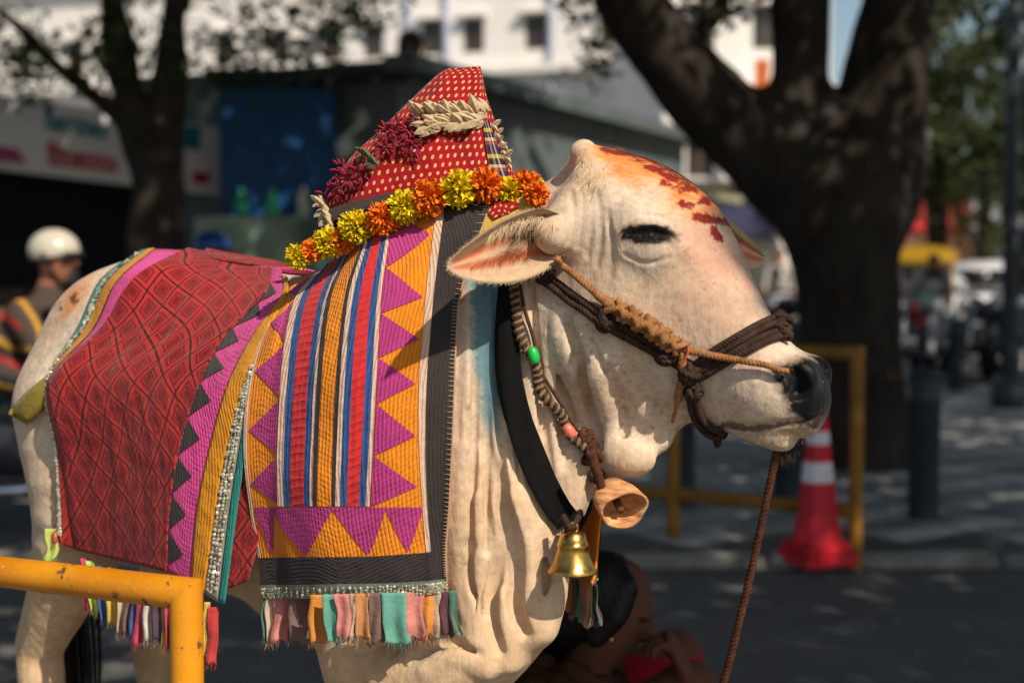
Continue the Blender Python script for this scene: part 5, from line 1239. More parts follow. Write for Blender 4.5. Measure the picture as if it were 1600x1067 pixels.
T5 = tree('street_tree', (8.2, 13.0, 0), 'added shade tree over the parked two wheelers', [([np.array([8.2, 13, 0]), np.array([8.1, 13, 2.2]), np.array([8.0, 13, 4])], [.25, .2, .17], 8)], .05, bk)  # unseen tree added to put the parked two wheelers in shade
leaves('crown', canopy(20000, 3, 12.5, 7.5, 17, keep, 5.6, 7.6), .26, lf1, T5)
for i, (px, Y, ptop, pbot, w_, lb) in enumerate(((1455, 24, -20, 330, 45, 'sunlit yellow green street tree right of the big trunk'), (1530, 27, 60, 400, 50, 'bushy olive green tree beyond the parked motorcycles'), (1600, 23, -60, 330, 60, 'dark green tree behind the lamp post'))):
    X = (px-800)/F*Y; ztop = CAMZ+(430-ptop)/F*Y; zb = CAMZ+(430-pbot)/F*Y
    t = tree('street_tree', (X, Y, 0), lb, [([np.array([X, Y, 0]), np.array([X+.1, Y, zb]), np.array([X, Y, (ztop+zb)/2+.3])], [.2, .15, .08], 8), ([np.array([X, Y, zb]), np.array([X+.7, Y-.2, zb+1.2])], [.09, .04], 5), ([np.array([X, Y, zb]), np.array([X-.7, Y+.2, zb+1.4])], [.09, .04], 5)], .06, bk)
    cl_ = []
    for k in range(90):
        z = RNG.uniform(zb, ztop); f = math.sin(math.pi*np.clip((z-zb)/(ztop-zb)*.9+.1, 0, 1)); cl_.append(np.array([X+RNG.normal(0, w_/F*Y*.55*f+.05), Y+RNG.normal(0, .8), z])+RNG.normal(0, .16, (34, 3)))
    leaves('crown', np.vstack(cl_), .20, lf2 if i < 2 else lf1, t)

# ------------------------------------------------------------------ buildings
white = M('white_render', (.78, .74, .69, 1), .85, .10, 1.2, .2, 30, dirt=.12); glassd = M('dark_window_glass', (.03, .028, .026, 1), .15, .3, 1, 0, spec=.5); frm = M('brown_window_frame', (.16, .11, .08, 1), .7)
def building(name, label, o, ang, w_, d_, h, wins, wall=white, slabs=(), pipes=(), cat='building', grp=None):
    """o = front left foot; windows (x, z, w, h) on the front face"""
    t = thing(name, tuple(o), label, cat, grp, rz=ang)
    holes = sorted(wins); m = MB(); m.box((w_/2, d_/2+.12, h/2), (w_, d_, h)); m.build('wall', wall, t, False)
    # front leaf with real openings: strips between windows row by row
    zs = sorted({round(z, 3) for _, z, _, _ in wins}); m = MB(); z_at = 0
    for z in zs:
        row_ = sorted([q for q in wins if abs(q[1]-z) < .002]); hh = row_[0][3]
        if z > z_at: m.box((w_/2, .06, (z_at+z)/2), (w_, .12, z-z_at))
        x_at = 0
        for x, _, ww, _ in row_:
            if x > x_at: m.box(((x_at+x)/2, .06, z+hh/2), (x-x_at, .12, hh))
            x_at = x+ww
        if x_at < w_: m.box(((x_at+w_)/2, .06, z+hh/2), (w_-x_at, .12, hh))
        z_at = z+hh
    m.box((w_/2, .06, (z_at+h)/2), (w_, .12, h-z_at)); m.build('front_wall', wall, t, False)
    for x, z, ww, hh in wins:
        m = MB(); f_ = .05
        m.box((x+f_/2, .07, z+hh/2), (f_, .06, hh)).box((x+ww-f_/2, .07, z+hh/2), (f_, .06, hh)).box((x+ww/2, .07, z+f_/2), (ww-2*f_, .06, f_)).box((x+ww/2, .07, z+hh-f_/2), (ww-2*f_, .06, f_)).box((x+ww/2, .072, z+hh/2), (f_*.8, .05, hh-2*f_))
        wo = m.build('window', frm, t, False); m = MB(); m.box((x+ww/2, .10, z+hh/2), (ww-.02, .02, hh-.02)); m.build('pane', glassd, wo, False)
        m = MB(); m.box((x+ww/2, -.13, z+hh+.06), (ww+.25, .3, .07)); m.build('sunshade', wall, wo, False)
    for z, ov, th_ in slabs: m = MB(); m.box((w_/2, -ov/2, z), (w_+.1, ov, th_)); m.build('ledge', wall, t, False)
    for x in pipes: m = MB(); m.tube([(x, -.08, 0), (x, -.08, h/2), (x, -.08, h)], .09, 10); m.build('drainpipe', M('pale_blue_pipe', S(168, 172, 190), .5), t)
    return t
WA = math.atan2(39.0-47, 24.); w0 = P(-260, 430, 47)
cosA = math.cos(WA)
def wx(px, Yg=40):
    d = ray(px, 430); A0 = np.array([w0[0], 47.]); dr = np.array([math.cos(WA), math.sin(WA)]); k_ = d[0]/d[1]; return float((k_*A0[1]-A0[0])/(dr[0]-k_*dr[1]))
def wz(px, py): x = wx(px); Yp = 47+x*math.sin(WA); return CAMZ+(430-py)/F*Yp
ww_ = []
for z0 in (wz(740, 86), wz(740, 86)+3.2, wz(740, 86)-3.2):
    for px in (-150, -60, 30, 110, 180, 260, 340, 425, 505, 570, 660, 724, 820, 935, 1010, 1120): ww_.append((wx(px), z0, .62, .95))
building('apartment_building', 'sunlit white apartment building rising behind the shops', (w0[0], 47, 0), WA, wx(1235), 9, 15, ww_, slabs=((wz(700, 118), .35, .22), (wz(700, 118)+3.2, .35, .22)), pipes=(wx(700), wx(862), wx(640)))
building('white_house', 'white house seen between the limbs of the big tree', (P(1035, 430, 30)[0], 30, 0), R(6), 3.6, 6, 9.5, [(.5, 3.3, .6, .9), (1.9, 3.3, .6, .9), (.5, 6.0, .6, .9), (1.9, 6.0, .6, .9)], slabs=((5.2, .3, .15),))
sgn = thing('shop_sign', tuple(P(1190, 175, 29)), 'small turquoise and orange sign panel on the white house', 'sign'); m = MB(); m.box((0, 0, 0), (.28, .08, .7)); m.build('sign_board', M('turquoise_board', S(0, 150, 170), .6), sgn, False); m = MB(); m.box((0, 0, .75), (.28, .08, .6)); m.build('orange_board', M('orange_board', S(190, 96, 30), .6), sgn, False)
# grey shop wall receding to the right, with a pale olive lower band
gw0, gw1 = np.array([-1.12, 14.0]), np.array([2.6, 21.6]); ga = math.atan2(*(gw1-gw0)[::-1]); gl = float(np.linalg.norm(gw1-gw0))
GW = thing('grey_shop', (*gw0, 0), 'dark grey shop with a long wall running back behind the red cap', 'building', rz=ga); gcol = M('grey_paint', S(92, 100, 100), .8, .2, 1.5, .2, 20, dirt=.3)
m = MB(); m.box((gl/2, 1.6, 1.68), (gl, 3.2, 3.36)); m.build('wall', gcol, GW, False); m = MB(); m.box((gl/2, -.10, 3.30), (gl+.3, .35, .16)); m.build('parapet', gcol, GW, False)
m = MB(); m.box((gl*.72, -.5, 2.35), (gl*.5, 1.0, .10)); m.build('awning', M('olive_awning', S(150, 150, 120), .8, .2, 2), GW, False); m = MB(); m.box((gl*.72, -.03, 1.2), (gl*.5, .06, 2.1)); m.build('shutter', M('pale_shutter', S(170, 160, 140), .6, .15, 2), GW, False)
for i in range(5): m = MB(); m.box((gl*(.50+.1*i), -.05, 1.2), (.05, .12, 2.1)); m.build('shutter_rail', gcol, GW, False)
# blue shop front and the shop with the printed banner
bl = M('deep_blue_panel', S(22, 70, 118), .5, .2, 1.5, .05, 20); dkm = M('dark_interior', (.020, .022, .028, 1), .8, .3, 2, 0)
BS = thing('blue_shop', (-2.0, 14.2, 0), 'blue fronted shop with glass counter left of the grey wall', 'building')
m = MB(); m.box((0, 1.5, 1.58), (1.75, 2.6, 3.16)); m.build('wall', dkm, BS, False); m = MB(); m.box((-.32, .02, 2.35), (1.15, .18, 1.5), 0, .02); m.build('fascia', bl, BS, False); m = MB(); m.box((-.05, -.05, .9), (.16, .12, 1.7)); m.build('pillar', M('bright_blue_pillar', S(24, 86, 170), .5), BS, False); m = MB(); m.box((0, .0, 3.20), (1.95, .5, .12)); m.build('roof_edge', dkm, BS, False)
gcab = NG('glass_painted_reflections'); gcab = gcab.done(gcab.ramp(gcab.noise(3, 4), [(.35, S(44, 70, 66)), (.55, S(92, 130, 116)), (.7, S(150, 170, 160))]), .15, 0, None, .6)  # greenish reflections in the glass painted as mottled colour
m = MB(); m.box((-.35, -.5, 1.35), (1.3, .5, .9), 0, .01); m.build('glass_counter', gcab, BS, False); m = MB(); m.box((-.35, -.5, .45), (1.36, .56, .9), 0, .01); m.build('counter_base', M('counter_grey', S(60, 62, 70), .6), BS, False)
for i, c in enumerate((S(40, 150, 110), S(60, 180, 130), S(190, 190, 180))): m = MB(); m.lathe([(.05, 0), (.06, .1), (.05, .2), (.02, .24), (.02, .28)], (-.6+i*.3, -.5, 1.81), 12); m.build('jar', M('jar%d' % i, c, .3), BS)
LS = thing('banner_shop', (-5.6, 15.2, 0), 'dark open fronted shop below the printed banner', 'building'); m = MB(); m.box((0, 3.2, 1.43), (7.0, .3, 2.86)).box((-3.4, 1.6, 1.43), (.2, 3.2, 2.86)).box((3.1, 1.6, 1.43), (.2, 3.2, 2.86)); m.build('wall', dkm, LS, False); m = MB(); m.box((0, 1.7, 2.92), (7.2, 3.4, .12)); m.build('roof', dkm, LS, False)
m = MB(); m.box((-2.9, .2, 1.1), (.5, .3, 2.2)); m.build('display_rack', M('rack', S(84, 80, 84), .6, .4, 6), LS, False); m = MB(); m.box((.8, 1.4, .55), (3.0, .6, 1.1), 0, .02); m.build('counter', M('counter_brown', S(50, 40, 36), .6), LS, False)
def quad3(name, c, th_, mat, root, fr_=0.):
    c = np.array(c, float); n_ = norm(np.cross(c[1]-c[0], c[3]-c[0])); n_ = n_ if n_[1] < 0 else -n_; V = np.vstack([c+n_*fr_, c+n_*(fr_-th_)]); Fc = [(0, 1, 2, 3), (7, 6, 5, 4)]+[(i, i+4, (i+1) % 4+4, (i+1) % 4) for i in range(4)]
    return world_child(mesh(name, V, Fc, mat, smooth=False), root)
BA, BB = P(-60, 430, 13.6)[:2], P(392, 430, 14.9)[:2]
def bq(px, py):
    d = ray(px, py); n_ = np.array([BB[1]-BA[1], BA[0]-BB[0]]); return np.array([0, 0, CAMZ])+d*float(n_@BA/(n_@d[:2]))
BN = thing('shop_banner', tuple(bq(170, 290)), 'printed white banner with turquoise and red lettering over the dark shop', 'banner')
quad3('banner_sheet', [bq(-60, 138), bq(392, 208), bq(392, 312), bq(-60, 258)], .05, M('banner_vinyl', S(226, 222, 224), .5, .12, 1.2, .05), BN)
def word(name, x0, y0, x1, y1, hh, n, mat):
    m = []
    for i in range(n):
        f0, f1 = i/n, (i+.78)/n; xa, xb = x0+(x1-x0)*f0, x0+(x1-x0)*f1; ya, yb = y0+(y1-y0)*f0, y0+(y1-y0)*f1; big = 1.25 if i == 0 else random.choice((.7, .8, 1.0))
        quad3(name, [bq(xa, ya+hh-hh*big), bq(xb, yb+hh-hh*big), bq(xb, yb+hh), bq(xa, ya+hh)], .012, mat, BN, .014)
        if random.random() < .6: quad3(name, [bq(xa+(xb-xa)*.3, ya+hh*.5), bq(xa+(xb-xa)*.7, ya+hh*.5), bq(xa+(xb-xa)*.7, ya+hh*.75), bq(xa+(xb-xa)*.3, ya+hh*.75)], .004, M('banner_vinyl', S(196, 192, 196)), BN, .018)
word('turquoise_letter', 70, 172, 170, 188, 30, 7, M('turquoise_print', S(10, 120, 136), .5)); word('red_letter', 75, 228, 186, 240, 30, 8, M('red_print', S(186, 12, 44), .5))
quad3('red_spot', [bq(300, 268), bq(326, 270), bq(326, 288), bq(300, 286)], .012, M('red_print', S(186, 12, 44)), BN, .014); quad3('pink_print', [bq(-10, 228), bq(26, 232), bq(40, 256), bq(-10, 252)], .012, M('pink_print', S(166, 70, 110), .5), BN, .014); quad3('turquoise_print', [bq(285, 195), bq(312, 198), bq(312, 235), bq(285, 232)], .012, M('turquoise_print', S(10, 120, 136)), BN, .014)
# clutter of far shop fronts at the right
for i, (px, Y, w_, h, c, lb) in enumerate(((1420, 34, 3.0, 3.4, (120, 78, 60), 'low brown shop front far down the street'), (1500, 38, 4.0, 4.2, (96, 92, 80), 'olive shop front far behind the motorcycles'), (1600, 36, 3.2, 3.6, (70, 84, 110), 'blue grey shop front behind the white car'), (1205, 31, 1.6, 2.6, (150, 104, 88), 'small pinkish kiosk between the muzzle and the big tree'), (1110, 27, 2.6, 2.9, (176, 168, 150), 'pale low wall house behind the forehead of the bull'))):
    t = thing('far_shop', ((px-800)/F*Y, Y, 0), lb, 'building', 'far shop fronts'); m = MB(); m.box((0, 1.5, h/2), (w_, 3, h)); m.build('wall', M('far_wall%d' % i, S(*c), .85, .25, 1), t, False); m = MB(); m.box((0, -.05, h*.78), (w_*.9, .12, h*.2)); m.build('sign_board', M('far_sign%d' % i, S(*((190, 40, 50), (200, 150, 60), (180, 180, 190), (190, 40, 40), (60, 60, 90))[i]), .6), t, False); m = MB(); m.box((-.1*w_, -.02, h*.3), (w_*.5, .08, h*.56)); m.build('door', M('far_door', (.03, .03, .035, 1), .6), t, False)
    m = MB(); m.box((0, 1.3, h+.06), (w_+.3, 3.4, .12)); m.build('roof', M('far_roof', (.12, .10, .09, 1), .8), t, False)
# ------------------------------------------------------------------ people and vehicles
vcolm = {}
def vmat(name, rough=.8, bump=.25):
    g = NG(name); a = g.n('VertexColor'); a.layer_name = 'col'; n1 = g.noise(60, 4); c = g.mix(g.math('MULTIPLY', n1, .35), a.outputs[0], g.mix(1, a.outputs[0], (.4, .4, .4, 1), 'MULTIPLY')); return g.done(c, rough, 0, g.bump(n1, bump, .006), .25)
personm = vmat('skin_and_clothes')
A3 = lambda *p: np.array(p, float)
def rot2(V, a): c, s = math.cos(a), math.sin(a); V = np.asarray(V, float); return np.stack([V[..., 0]*c-V[..., 1]*s, V[..., 0]*s+V[..., 1]*c, V[..., 2]], -1)
def head_prims(c, f, r=1.0, k=.015):
    """head centred at c, facing unit vector f"""
    l = norm(np.cross(UP, f)); u = np.cross(f, l); q = lambda a, b, d: c+f*a*r+l*b*r+u*d*r
    pr = [ell(c, (.098*r, .115*r, .078*r), .02, u, l), ell(q(.030, 0, -.065), (.060*r, .060*r, .055*r), .03, u, l), ell(q(.045, 0, -.098), (.03*r, .022*r, .030*r), .02, u, l),
          Chain([q(.092, 0, .012), q(.112, 0, -.026), q(.100, 0, -.034)], [.010*r, .015*r, .012*r], .012), Chain([q(.085, -.035, .022), q(.094, 0, .026), q(.085, .035, .022)], .011*r, .015),
          ell(q(.083, 0, -.062), (.018*r, .008*r, .026*r), .008, u, l), ell(q(.080, 0, -.076), (.016*r, .008*r, .022*r), .008, u, l)]
    for s in (1, -1):
        pr += [ell(q(.078, s*.032, .005), (.018*r, .012*r, .017*r), .010, u, l, True), ell(q(.066, s*.032, .004), (.014*r, .012*r, .014*r), .004, u, l), ell(q(-.005, s*.078, -.012), (.020*r, .032*r, .010*r), .008, u, l)]
    return pr
def hand_prims(w_, d, palm, r=1.0, curl=.6):
    """hand at wrist w_, pointing d, palm facing `palm`; fingers curled"""
    d = norm(d); palm = norm(palm-d*np.dot(palm, d)); s = np.cross(d, palm); pr = [Loft([(w_, palm, s, .018*r, .026*r), (w_+d*.045*r, palm, s, .017*r, .038*r), (w_+d*.085*r, palm, s, .015*r, .040*r)], 6, .012)]
    for i, (o_, l) in enumerate(((-.030, .062), (-.010, .074), (.010, .069), (.030, .054))):
        b = w_+d*.082*r+s*o_*r; p1 = b+(d*math.cos(curl*.7)+palm*math.sin(curl*.7))*l*.5*r; p2 = p1+(d*math.cos(curl*1.9)+palm*math.sin(curl*1.9))*l*.36*r; p3 = p2+(d*math.cos(curl*2.7)+palm*math.sin(curl*2.7))*l*.28*r; pr.append(Chain([b, p1, p2, p3], np.array([.0095, .0088, .0082, .007])*r, .004))
    t0 = w_+d*.025*r-s*.030*r; t1 = t0+(d*.7-s*.6+palm*.4)*.040*r; t2 = t1+(d*.85+palm*.35)*.030*r; pr.append(Chain([t0, t1, t2], np.array([.013, .0105, .008])*r, .008)); return pr
def person_mesh(prims, h, color, name, root, fine=True):
    b = Body(prims); V, Q = b.mesh(h); V = b.project(V, Q, 1, h)
    if fine: V, Q = subdivide(V, Q); V = b.project(V, Q, 2, h)
    return world_child(mesh(name, V, Q, personm, col=color(V)), root)
skin = np.array(S(150, 98, 72)[:3]); skind = np.array(S(96, 62, 48)[:3])

# ---- woman crouching behind the chest, hand at her mouth
WY = 2.95; hc = P(952, 944, WY); wf = norm(A3(.90, -.16, -.42)); WO = thing('person', (hc[0], WY+.1, 0), 'person crouching behind the chest of the bull, red blouse, hand held to the mouth', 'person')
wl = norm(np.cross(UP, wf)); hip = A3(hc[0]-.20, WY+.08, .17); sh = hc+A3(-.08, .02, -.20)
pr = head_prims(hc, wf, .90)
pr += [Chain([hc+A3(-.02, 0, -.06), hc+A3(-.06, .01, -.16)], [.05, .052], .03), Loft([(sh+A3(0, 0, -.0), UP, A3(0, 1, 0), .05, .13), (sh+A3(-.03, .01, -.10), UP, A3(0, 1, 0), .10, .155), (hip+A3(0, 0, .06), UP, A3(0, 1, 0), .14, .15)], 12, .05, along=.09), ell(hip, (.17, .16, .17), .05)]
for s in (1, -1):
    kn = hip+A3(.36, s*.13-.0, .22); ft = hip+A3(.28, s*.12, -.13)
    pr += [Chain([hip+A3(.02, s*.09, 0), kn], [.095, .06], .04), Chain([kn, ft], [.058, .04], .03), Chain([ft, ft+A3(.17, 0, -.012)], [.036, .026], .02)]
s1 = sh+A3(.02, -.15, -.02); wr = P(1078, 1066, WY-.09); el_ = wr+A3(.045, .02, -.20)
fist = P(1048, 1000, WY-.085)
pr += [Chain([s1, (s1+el_)/2+A3(.0, -.05, -.03), el_], [.055, .048, .040], .03), Chain([el_, wr], [.038, .026], .02)]
hp = hand_prims(wr, fist-wr, A3(-.8, .1, -.25), .95, .9)
for h_ in hp: h_.k = min(h_.k, .003)
pr += hp
s2 = sh+A3(.02, .15, -.04); pr += [Chain([s2, s2+A3(.08, .04, -.16), s2+A3(.22, -.02, -.20)], [.05, .045, .03], .03)]+hand_prims(s2+A3(.22, -.02, -.20), A3(1, -.2, -.4), A3(0, 0, -1), 1.0, .4)
def wcol(V):
    C = np.tile(skind, (len(V), 1)); W_ = np.stack([V@A3(1, 0, 0), V@A3(0, 0, 1)], 1); dA = dist_poly(V[:, 0], V[:, 2], [(el_[0], el_[2]), (wr[0], wr[2]), (fist[0], fist[2])], False); arm = (dA < .042) & (V[:, 1] < WY-.02) & (V[:, 0] > hc[0]+.085); body = (V[:, 2] < sh[2]+.045) & ~arm; C[body] = np.array(S(150, 16, 40)[:3]); low = (V[:, 2] < .26) & ~arm; C[low] = np.array(S(70, 30, 34)[:3]); C[(V[:, 2] < .05)] = skind*.8
    n = nz3(V, 300)*.15; return np.clip(C*(1+n[:, None]), 0, 1)
person_mesh(pr, .009, wcol, 'body', WO)
hb = Body([ell(hc+A3(-.022, 0, .022), (.094, .096, .082), .03, UP, A3(0, 1, 0)), ell(hc+A3(-.085, 0, -.045), (.048, .052, .050), .04), Chain([hc+A3(.035, -.058, .05), hc+A3(.008, -.074, -.01), hc+A3(-.03, -.068, -.055)], [.014, .018, .018], .03), Chain([hc+A3(.035, .058, .05), hc+A3(.0, .074, -.02)], [.014, .018], .03), ell(hc+wf*.112+UP*-.028, (.070, .085, .075), .015, UP, A3(0, 1, 0), True)])
V, Q = hb.mesh(.01); V, Q = subdivide(hb.project(V, Q, 1), Q); V = hb.project(V, Q, 2); N = vnormals(V, Q); V = V+N*(.0007*np.sin(V[:, 0]*420+160*V[:, 2]+2*nz3(V, 30)))[:, None]
gh = NG('glossy_black_hair'); mh = gh.n('Mapping'); mh.inputs['Scale'].default_value = (1, 1, .1); gh.l(gh.obj(), mh.inputs[0]); hn = gh.noise(300, 3, mh.outputs[0]); gh = gh.done((.006, .005, .006, 1), .5, 0, gh.bump(hn, .5, .003), .25); world_child(mesh('hair', V, Q, gh), WO)
strands('loose_hair', [hc+A3(-.03, 0, .02)+norm(RNG.normal(size=3))*A3(.094, .082, .096) for _ in range(90)], [(-.5, -.2, .1)]*90, .03, .0004, hairb, WO, .5, 4, .7)
# scarf rolled round her shoulders
scf = CLOTH('brown_print_scarf', S(64, 40, 24), 0, .6, fade=0, sheen=0); V_, F_ = [], []
for k in range(5):
    t = np.linspace(0, 2*math.pi, 60); c = hc+A3(-.075-.006*k, 0, -.125-.022*k); rx_, ry_ = .085+.014*k, .105+.017*k; pth = np.stack([c[0]+rx_*np.cos(t), c[1]+ry_*np.sin(t), c[2]-.03*np.cos(t)+.008*np.sin(3*t+k)], -1); v, f = tube_geo(pth, .021+.005*np.sin(t*7+k*2)+.003*np.sin(t*13), 9); o_ = sum(map(len, V_)); V_.append(v); F_ += [tuple(i+o_ for i in x) for x in f]
Vs = np.vstack(V_); world_child(mesh('scarf', Vs, F_, scf, uv=Vs[:, [0, 2]]), WO)
m = MB(); m.lathe([(.006*math.sin(a), -.006*math.cos(a)) for a in np.linspace(.1, 3, 7)], hc+A3(-.002, -.086, -.052), 8); world_child(m.build('earring', brass), WO)

# ---- motorcycles
tyre = M('tyre_rubber', (.02, .02, .02, 1), .75, .2, 20, .3, 60); chrome = M('chrome', (.55, .55, .57, 1), .2, .1, 5, 0, metal=1); engm = M('engine_grey', (.10, .10, .11, 1), .45, .3, 12, .2, metal=.6); seatm = M('black_seat', (.018, .018, .02, 1), .5, .2, 10, .2)
def torus(c, R0, r0, n=26, m=10):
    V = []; Fc = []
    for i in range(n):
        a = 2*math.pi*i/n
        for j in range(m): b = 2*math.pi*j/m; q = R0+r0*math.cos(b); V.append((c[0]+q*math.cos(a), c[1]+r0*math.sin(b)*1.1, c[2]+q*math.sin(a)))
    for i in range(n):
        for j in range(m): Fc.append((i*m+j, ((i+1) % n)*m+j, ((i+1) % n)*m+(j+1) % m, i*m+(j+1) % m))
    return V, Fc
def blob(prims, h, mat, name, root, sub=True):
    b = Body(prims); V, Q = b.mesh(h); V = b.project(V, Q, 2, h)
    if sub: V, Q = subdivide(V, Q); V = b.project(V, Q, 2, h)
    return mesh(name, V, Q, mat, root)
def wheel(root, x, r_=.30):
    v, f = torus((x, 0, r_), r_-.045, .046); w_ = MB().add(v, f).build('wheel', tyre, root); v, f = torus((x, 0, r_), r_-.09, .016, 24, 6); rm = MB().add(v, f)
    for k in range(6): a = k*math.pi/3+.2; rm.tube([(x, 0, r_), (x+(r_-.1)*math.cos(a)*.5, 0, r_+(r_-.1)*math.sin(a)*.5), (x+(r_-.09)*math.cos(a), 0, r_+(r_-.09)*math.sin(a))], .013, 6)
    rm.lathe([(.05, -.06), (.055, 0), (.05, .06)], (x, 0, r_), 12, 'y'); rm.build('rim', chrome, w_)
def motorcycle(label, paint, loc, rz, scooter=False, grp='parked two wheelers'):
    t = thing('motorcycle' if not scooter else 'scooter', loc, label, 'scooter' if scooter else 'motorcycle', grp, rz)
    if not scooter:
        wheel(t, -.62); wheel(t, .66)
        blob([Loft([(A3(-.10, 0, .80), UP, A3(0, 1, 0), .09, .11), (A3(.08, 0, .86), UP, A3(0, 1, 0), .12, .15), (A3(.30, 0, .86), UP, A3(0, 1, 0), .08, .11)], 8, .02, along=.08)], .03, paint, 'tank', t)
        blob([Loft([(A3(-.75, 0, .84), UP, A3(0, 1, 0), .05, .09), (A3(-.45, 0, .80), UP, A3(0, 1, 0), .06, .13), (A3(-.12, 0, .77), UP, A3(0, 1, 0), .06, .11)], 8, .02, along=.06)], .03, seatm, 'seat', t)
        blob([Loft([(A3(-.85, 0, .74), UP, A3(0, 1, 0), .05, .07), (A3(-.5, 0, .70), UP, A3(0, 1, 0), .08, .12), (A3(-.2, 0, .66), UP, A3(0, 1, 0), .07, .11)], 8, .02, along=.06)], .03, paint, 'side_panel', t)
        m = MB(); m.box((.05, 0, .46), (.36, .26, .26), 0, .03).box((.10, 0, .63), (.20, .20, .16), 0, .02); m.build('engine', engm, t)
        m = MB(); m.tube(crom([(.18, -.13, .50), (.22, -.17, .34), (-.1, -.19, .28), (-.75, -.20, .36)], 16), [.022]*8+[.045]*8, 10); m.build('exhaust', chrome, t)
        m = MB(); m.tube([(.30, 0, .80), (-.15, 0, .68), (-.7, 0, .70)], .025, 8).tube([(.36, 0, .72), (.15, 0, .40), (-.2, 0, .34), (-.62, 0, .32)], .022, 8); m.build('frame', engm, t)
        hx = .38
    else:
        wheel(t, -.55, .25); wheel(t, .60, .25)
        blob([Loft([(A3(.42, 0, .40), A3(.35, 0, 1), A3(0, 1, 0), .02, .10), (A3(.47, 0, .62), A3(.3, 0, 1), A3(0, 1, 0), .10, .20), (A3(.42, 0, .86), A3(.3, 0, 1), A3(0, 1, 0), .10, .16)], 8, .03, along=.05), ell((.60, 0, .47), (.17, .07, .09), .03)], .03, paint, 'apron', t)
        blob([Loft([(A3(-.80, 0, .62), UP, A3(0, 1, 0), .10, .09), (A3(-.5, 0, .56), UP, A3(0, 1, 0), .17, .17), (A3(-.12, 0, .52), UP, A3(0, 1, 0), .16, .15)], 8, .02, along=.06)], .03, paint, 'rear_body', t)
        blob([Loft([(A3(-.75, 0, .79), UP, A3(0, 1, 0), .05, .10), (A3(-.4, 0, .76), UP, A3(0, 1, 0), .06, .15), (A3(-.08, 0, .74), UP, A3(0, 1, 0), .05, .11)], 8, .02, along=.06)], .03, seatm, 'seat', t)
        m = MB(); m.box((.15, 0, .30), (.62, .30, .07), 0, .02); m.build('floorboard', engm, t); hx = .42
    m = MB()
    for s in (1, -1): m.tube([(.66 if not scooter else .60, s*.075, .30), ((.66+hx)/2, s*.075, .62), (hx, s*.07, .95)], .02, 8)
    m.build('fork', chrome, t)
    m = MB(); m.tube(crom([(hx-.12, -.36, 1.02), (hx-.02, -.2, 1.04), (hx, 0, 1.0), (hx-.02, .2, 1.04), (hx-.12, .36, 1.02)], 16), .014, 8); m.build('handlebar', engm, t)
    m = MB(); m.lathe([(.02, -.08), (.075, -.05), (.088, 0), (.08, .015)], (hx+.10, 0, .90), 16, 'x'); hl = m.build('headlight', seatm if not scooter else paint, t); m = MB(); m.lathe([(.001, .03), (.05, .026), (.078, .016), (.078, .01)], (hx+.10, 0, .90), 16, 'x'); m.build('lens', M('lamp_glass', (.7, .72, .75, 1), .12, .05, 5, 0, spec=.6), hl)
    v, f = torus((.66 if not scooter else .6, 0, .30), .30, .02, 26, 6); 
    m = MB(); m.tube([(.66+.33*math.cos(a), 0, .30+.33*math.sin(a)) for a in np.linspace(.1, 2.4, 10)], .045, 8); m.build('mudguard', paint, t)
    for s in (1, -1):
        m = MB(); m.tube([(hx-.04, s*.24, 1.03), (hx-.02, s*.30, 1.20)], .007, 6).lathe([(.02, -.012), (.055, -.006), (.055, .006), (.02, .012)], (hx-.03, s*.31, 1.23), 12, 'x'); m.build('mirror', seatm, t)
    m = MB(); m.box((-.86 if not scooter else -.84, 0, .70), (.05, .14, .07), 0, .015); m.build('tail_light', M('red_lens', S(150, 12, 16), .3), t); return t
blk = M('black_paint', (.015, .016, .02, 1), .25, .1, 5, 0, spec=.5); redm = M('red_paint', S(140, 14, 26), .3, .1, 5, 0, spec=.5); whm = M('white_paint', S(190, 190, 192), .35, .1, 5, 0, spec=.5); grm = M('grey_paint_bike', S(96, 100, 108), .35, .1, 5, 0, spec=.5)
gx = lambda px, Y: (px-800)/F*Y
motorcycle('black motorcycle carrying the rider in the white helmet', blk, (gx(40, 6.55), 6.55, 0), R(-4), grp=None)
for i, (px, Y, a, pm, scf_, lb) in enumerate(((1418, 15.6, -118, redm, False, 'red motorcycle parked beside the big tree'), (1468, 16.4, -112, whm, True, 'white scooter parked next to the red motorcycle'), (1524, 16.0, -122, blk, False, 'black motorcycle parked between the white and grey scooters'), (1566, 16.8, -115, grm, True, 'grey scooter parked beside the lamp post'), (1612, 16.2, -120, blk, False, 'black motorcycle parked beyond the lamp post'), (1205, 19, -100, grm, True, 'grey scooter parked behind the nose of the bull'), (1226, 16.2, -70, blk, False, 'black motorcycle standing left of the big tree'))):
    motorcycle(lb, pm, (gx(px, Y), Y, .036 if Y < 17 else 0), R(a), scf_)
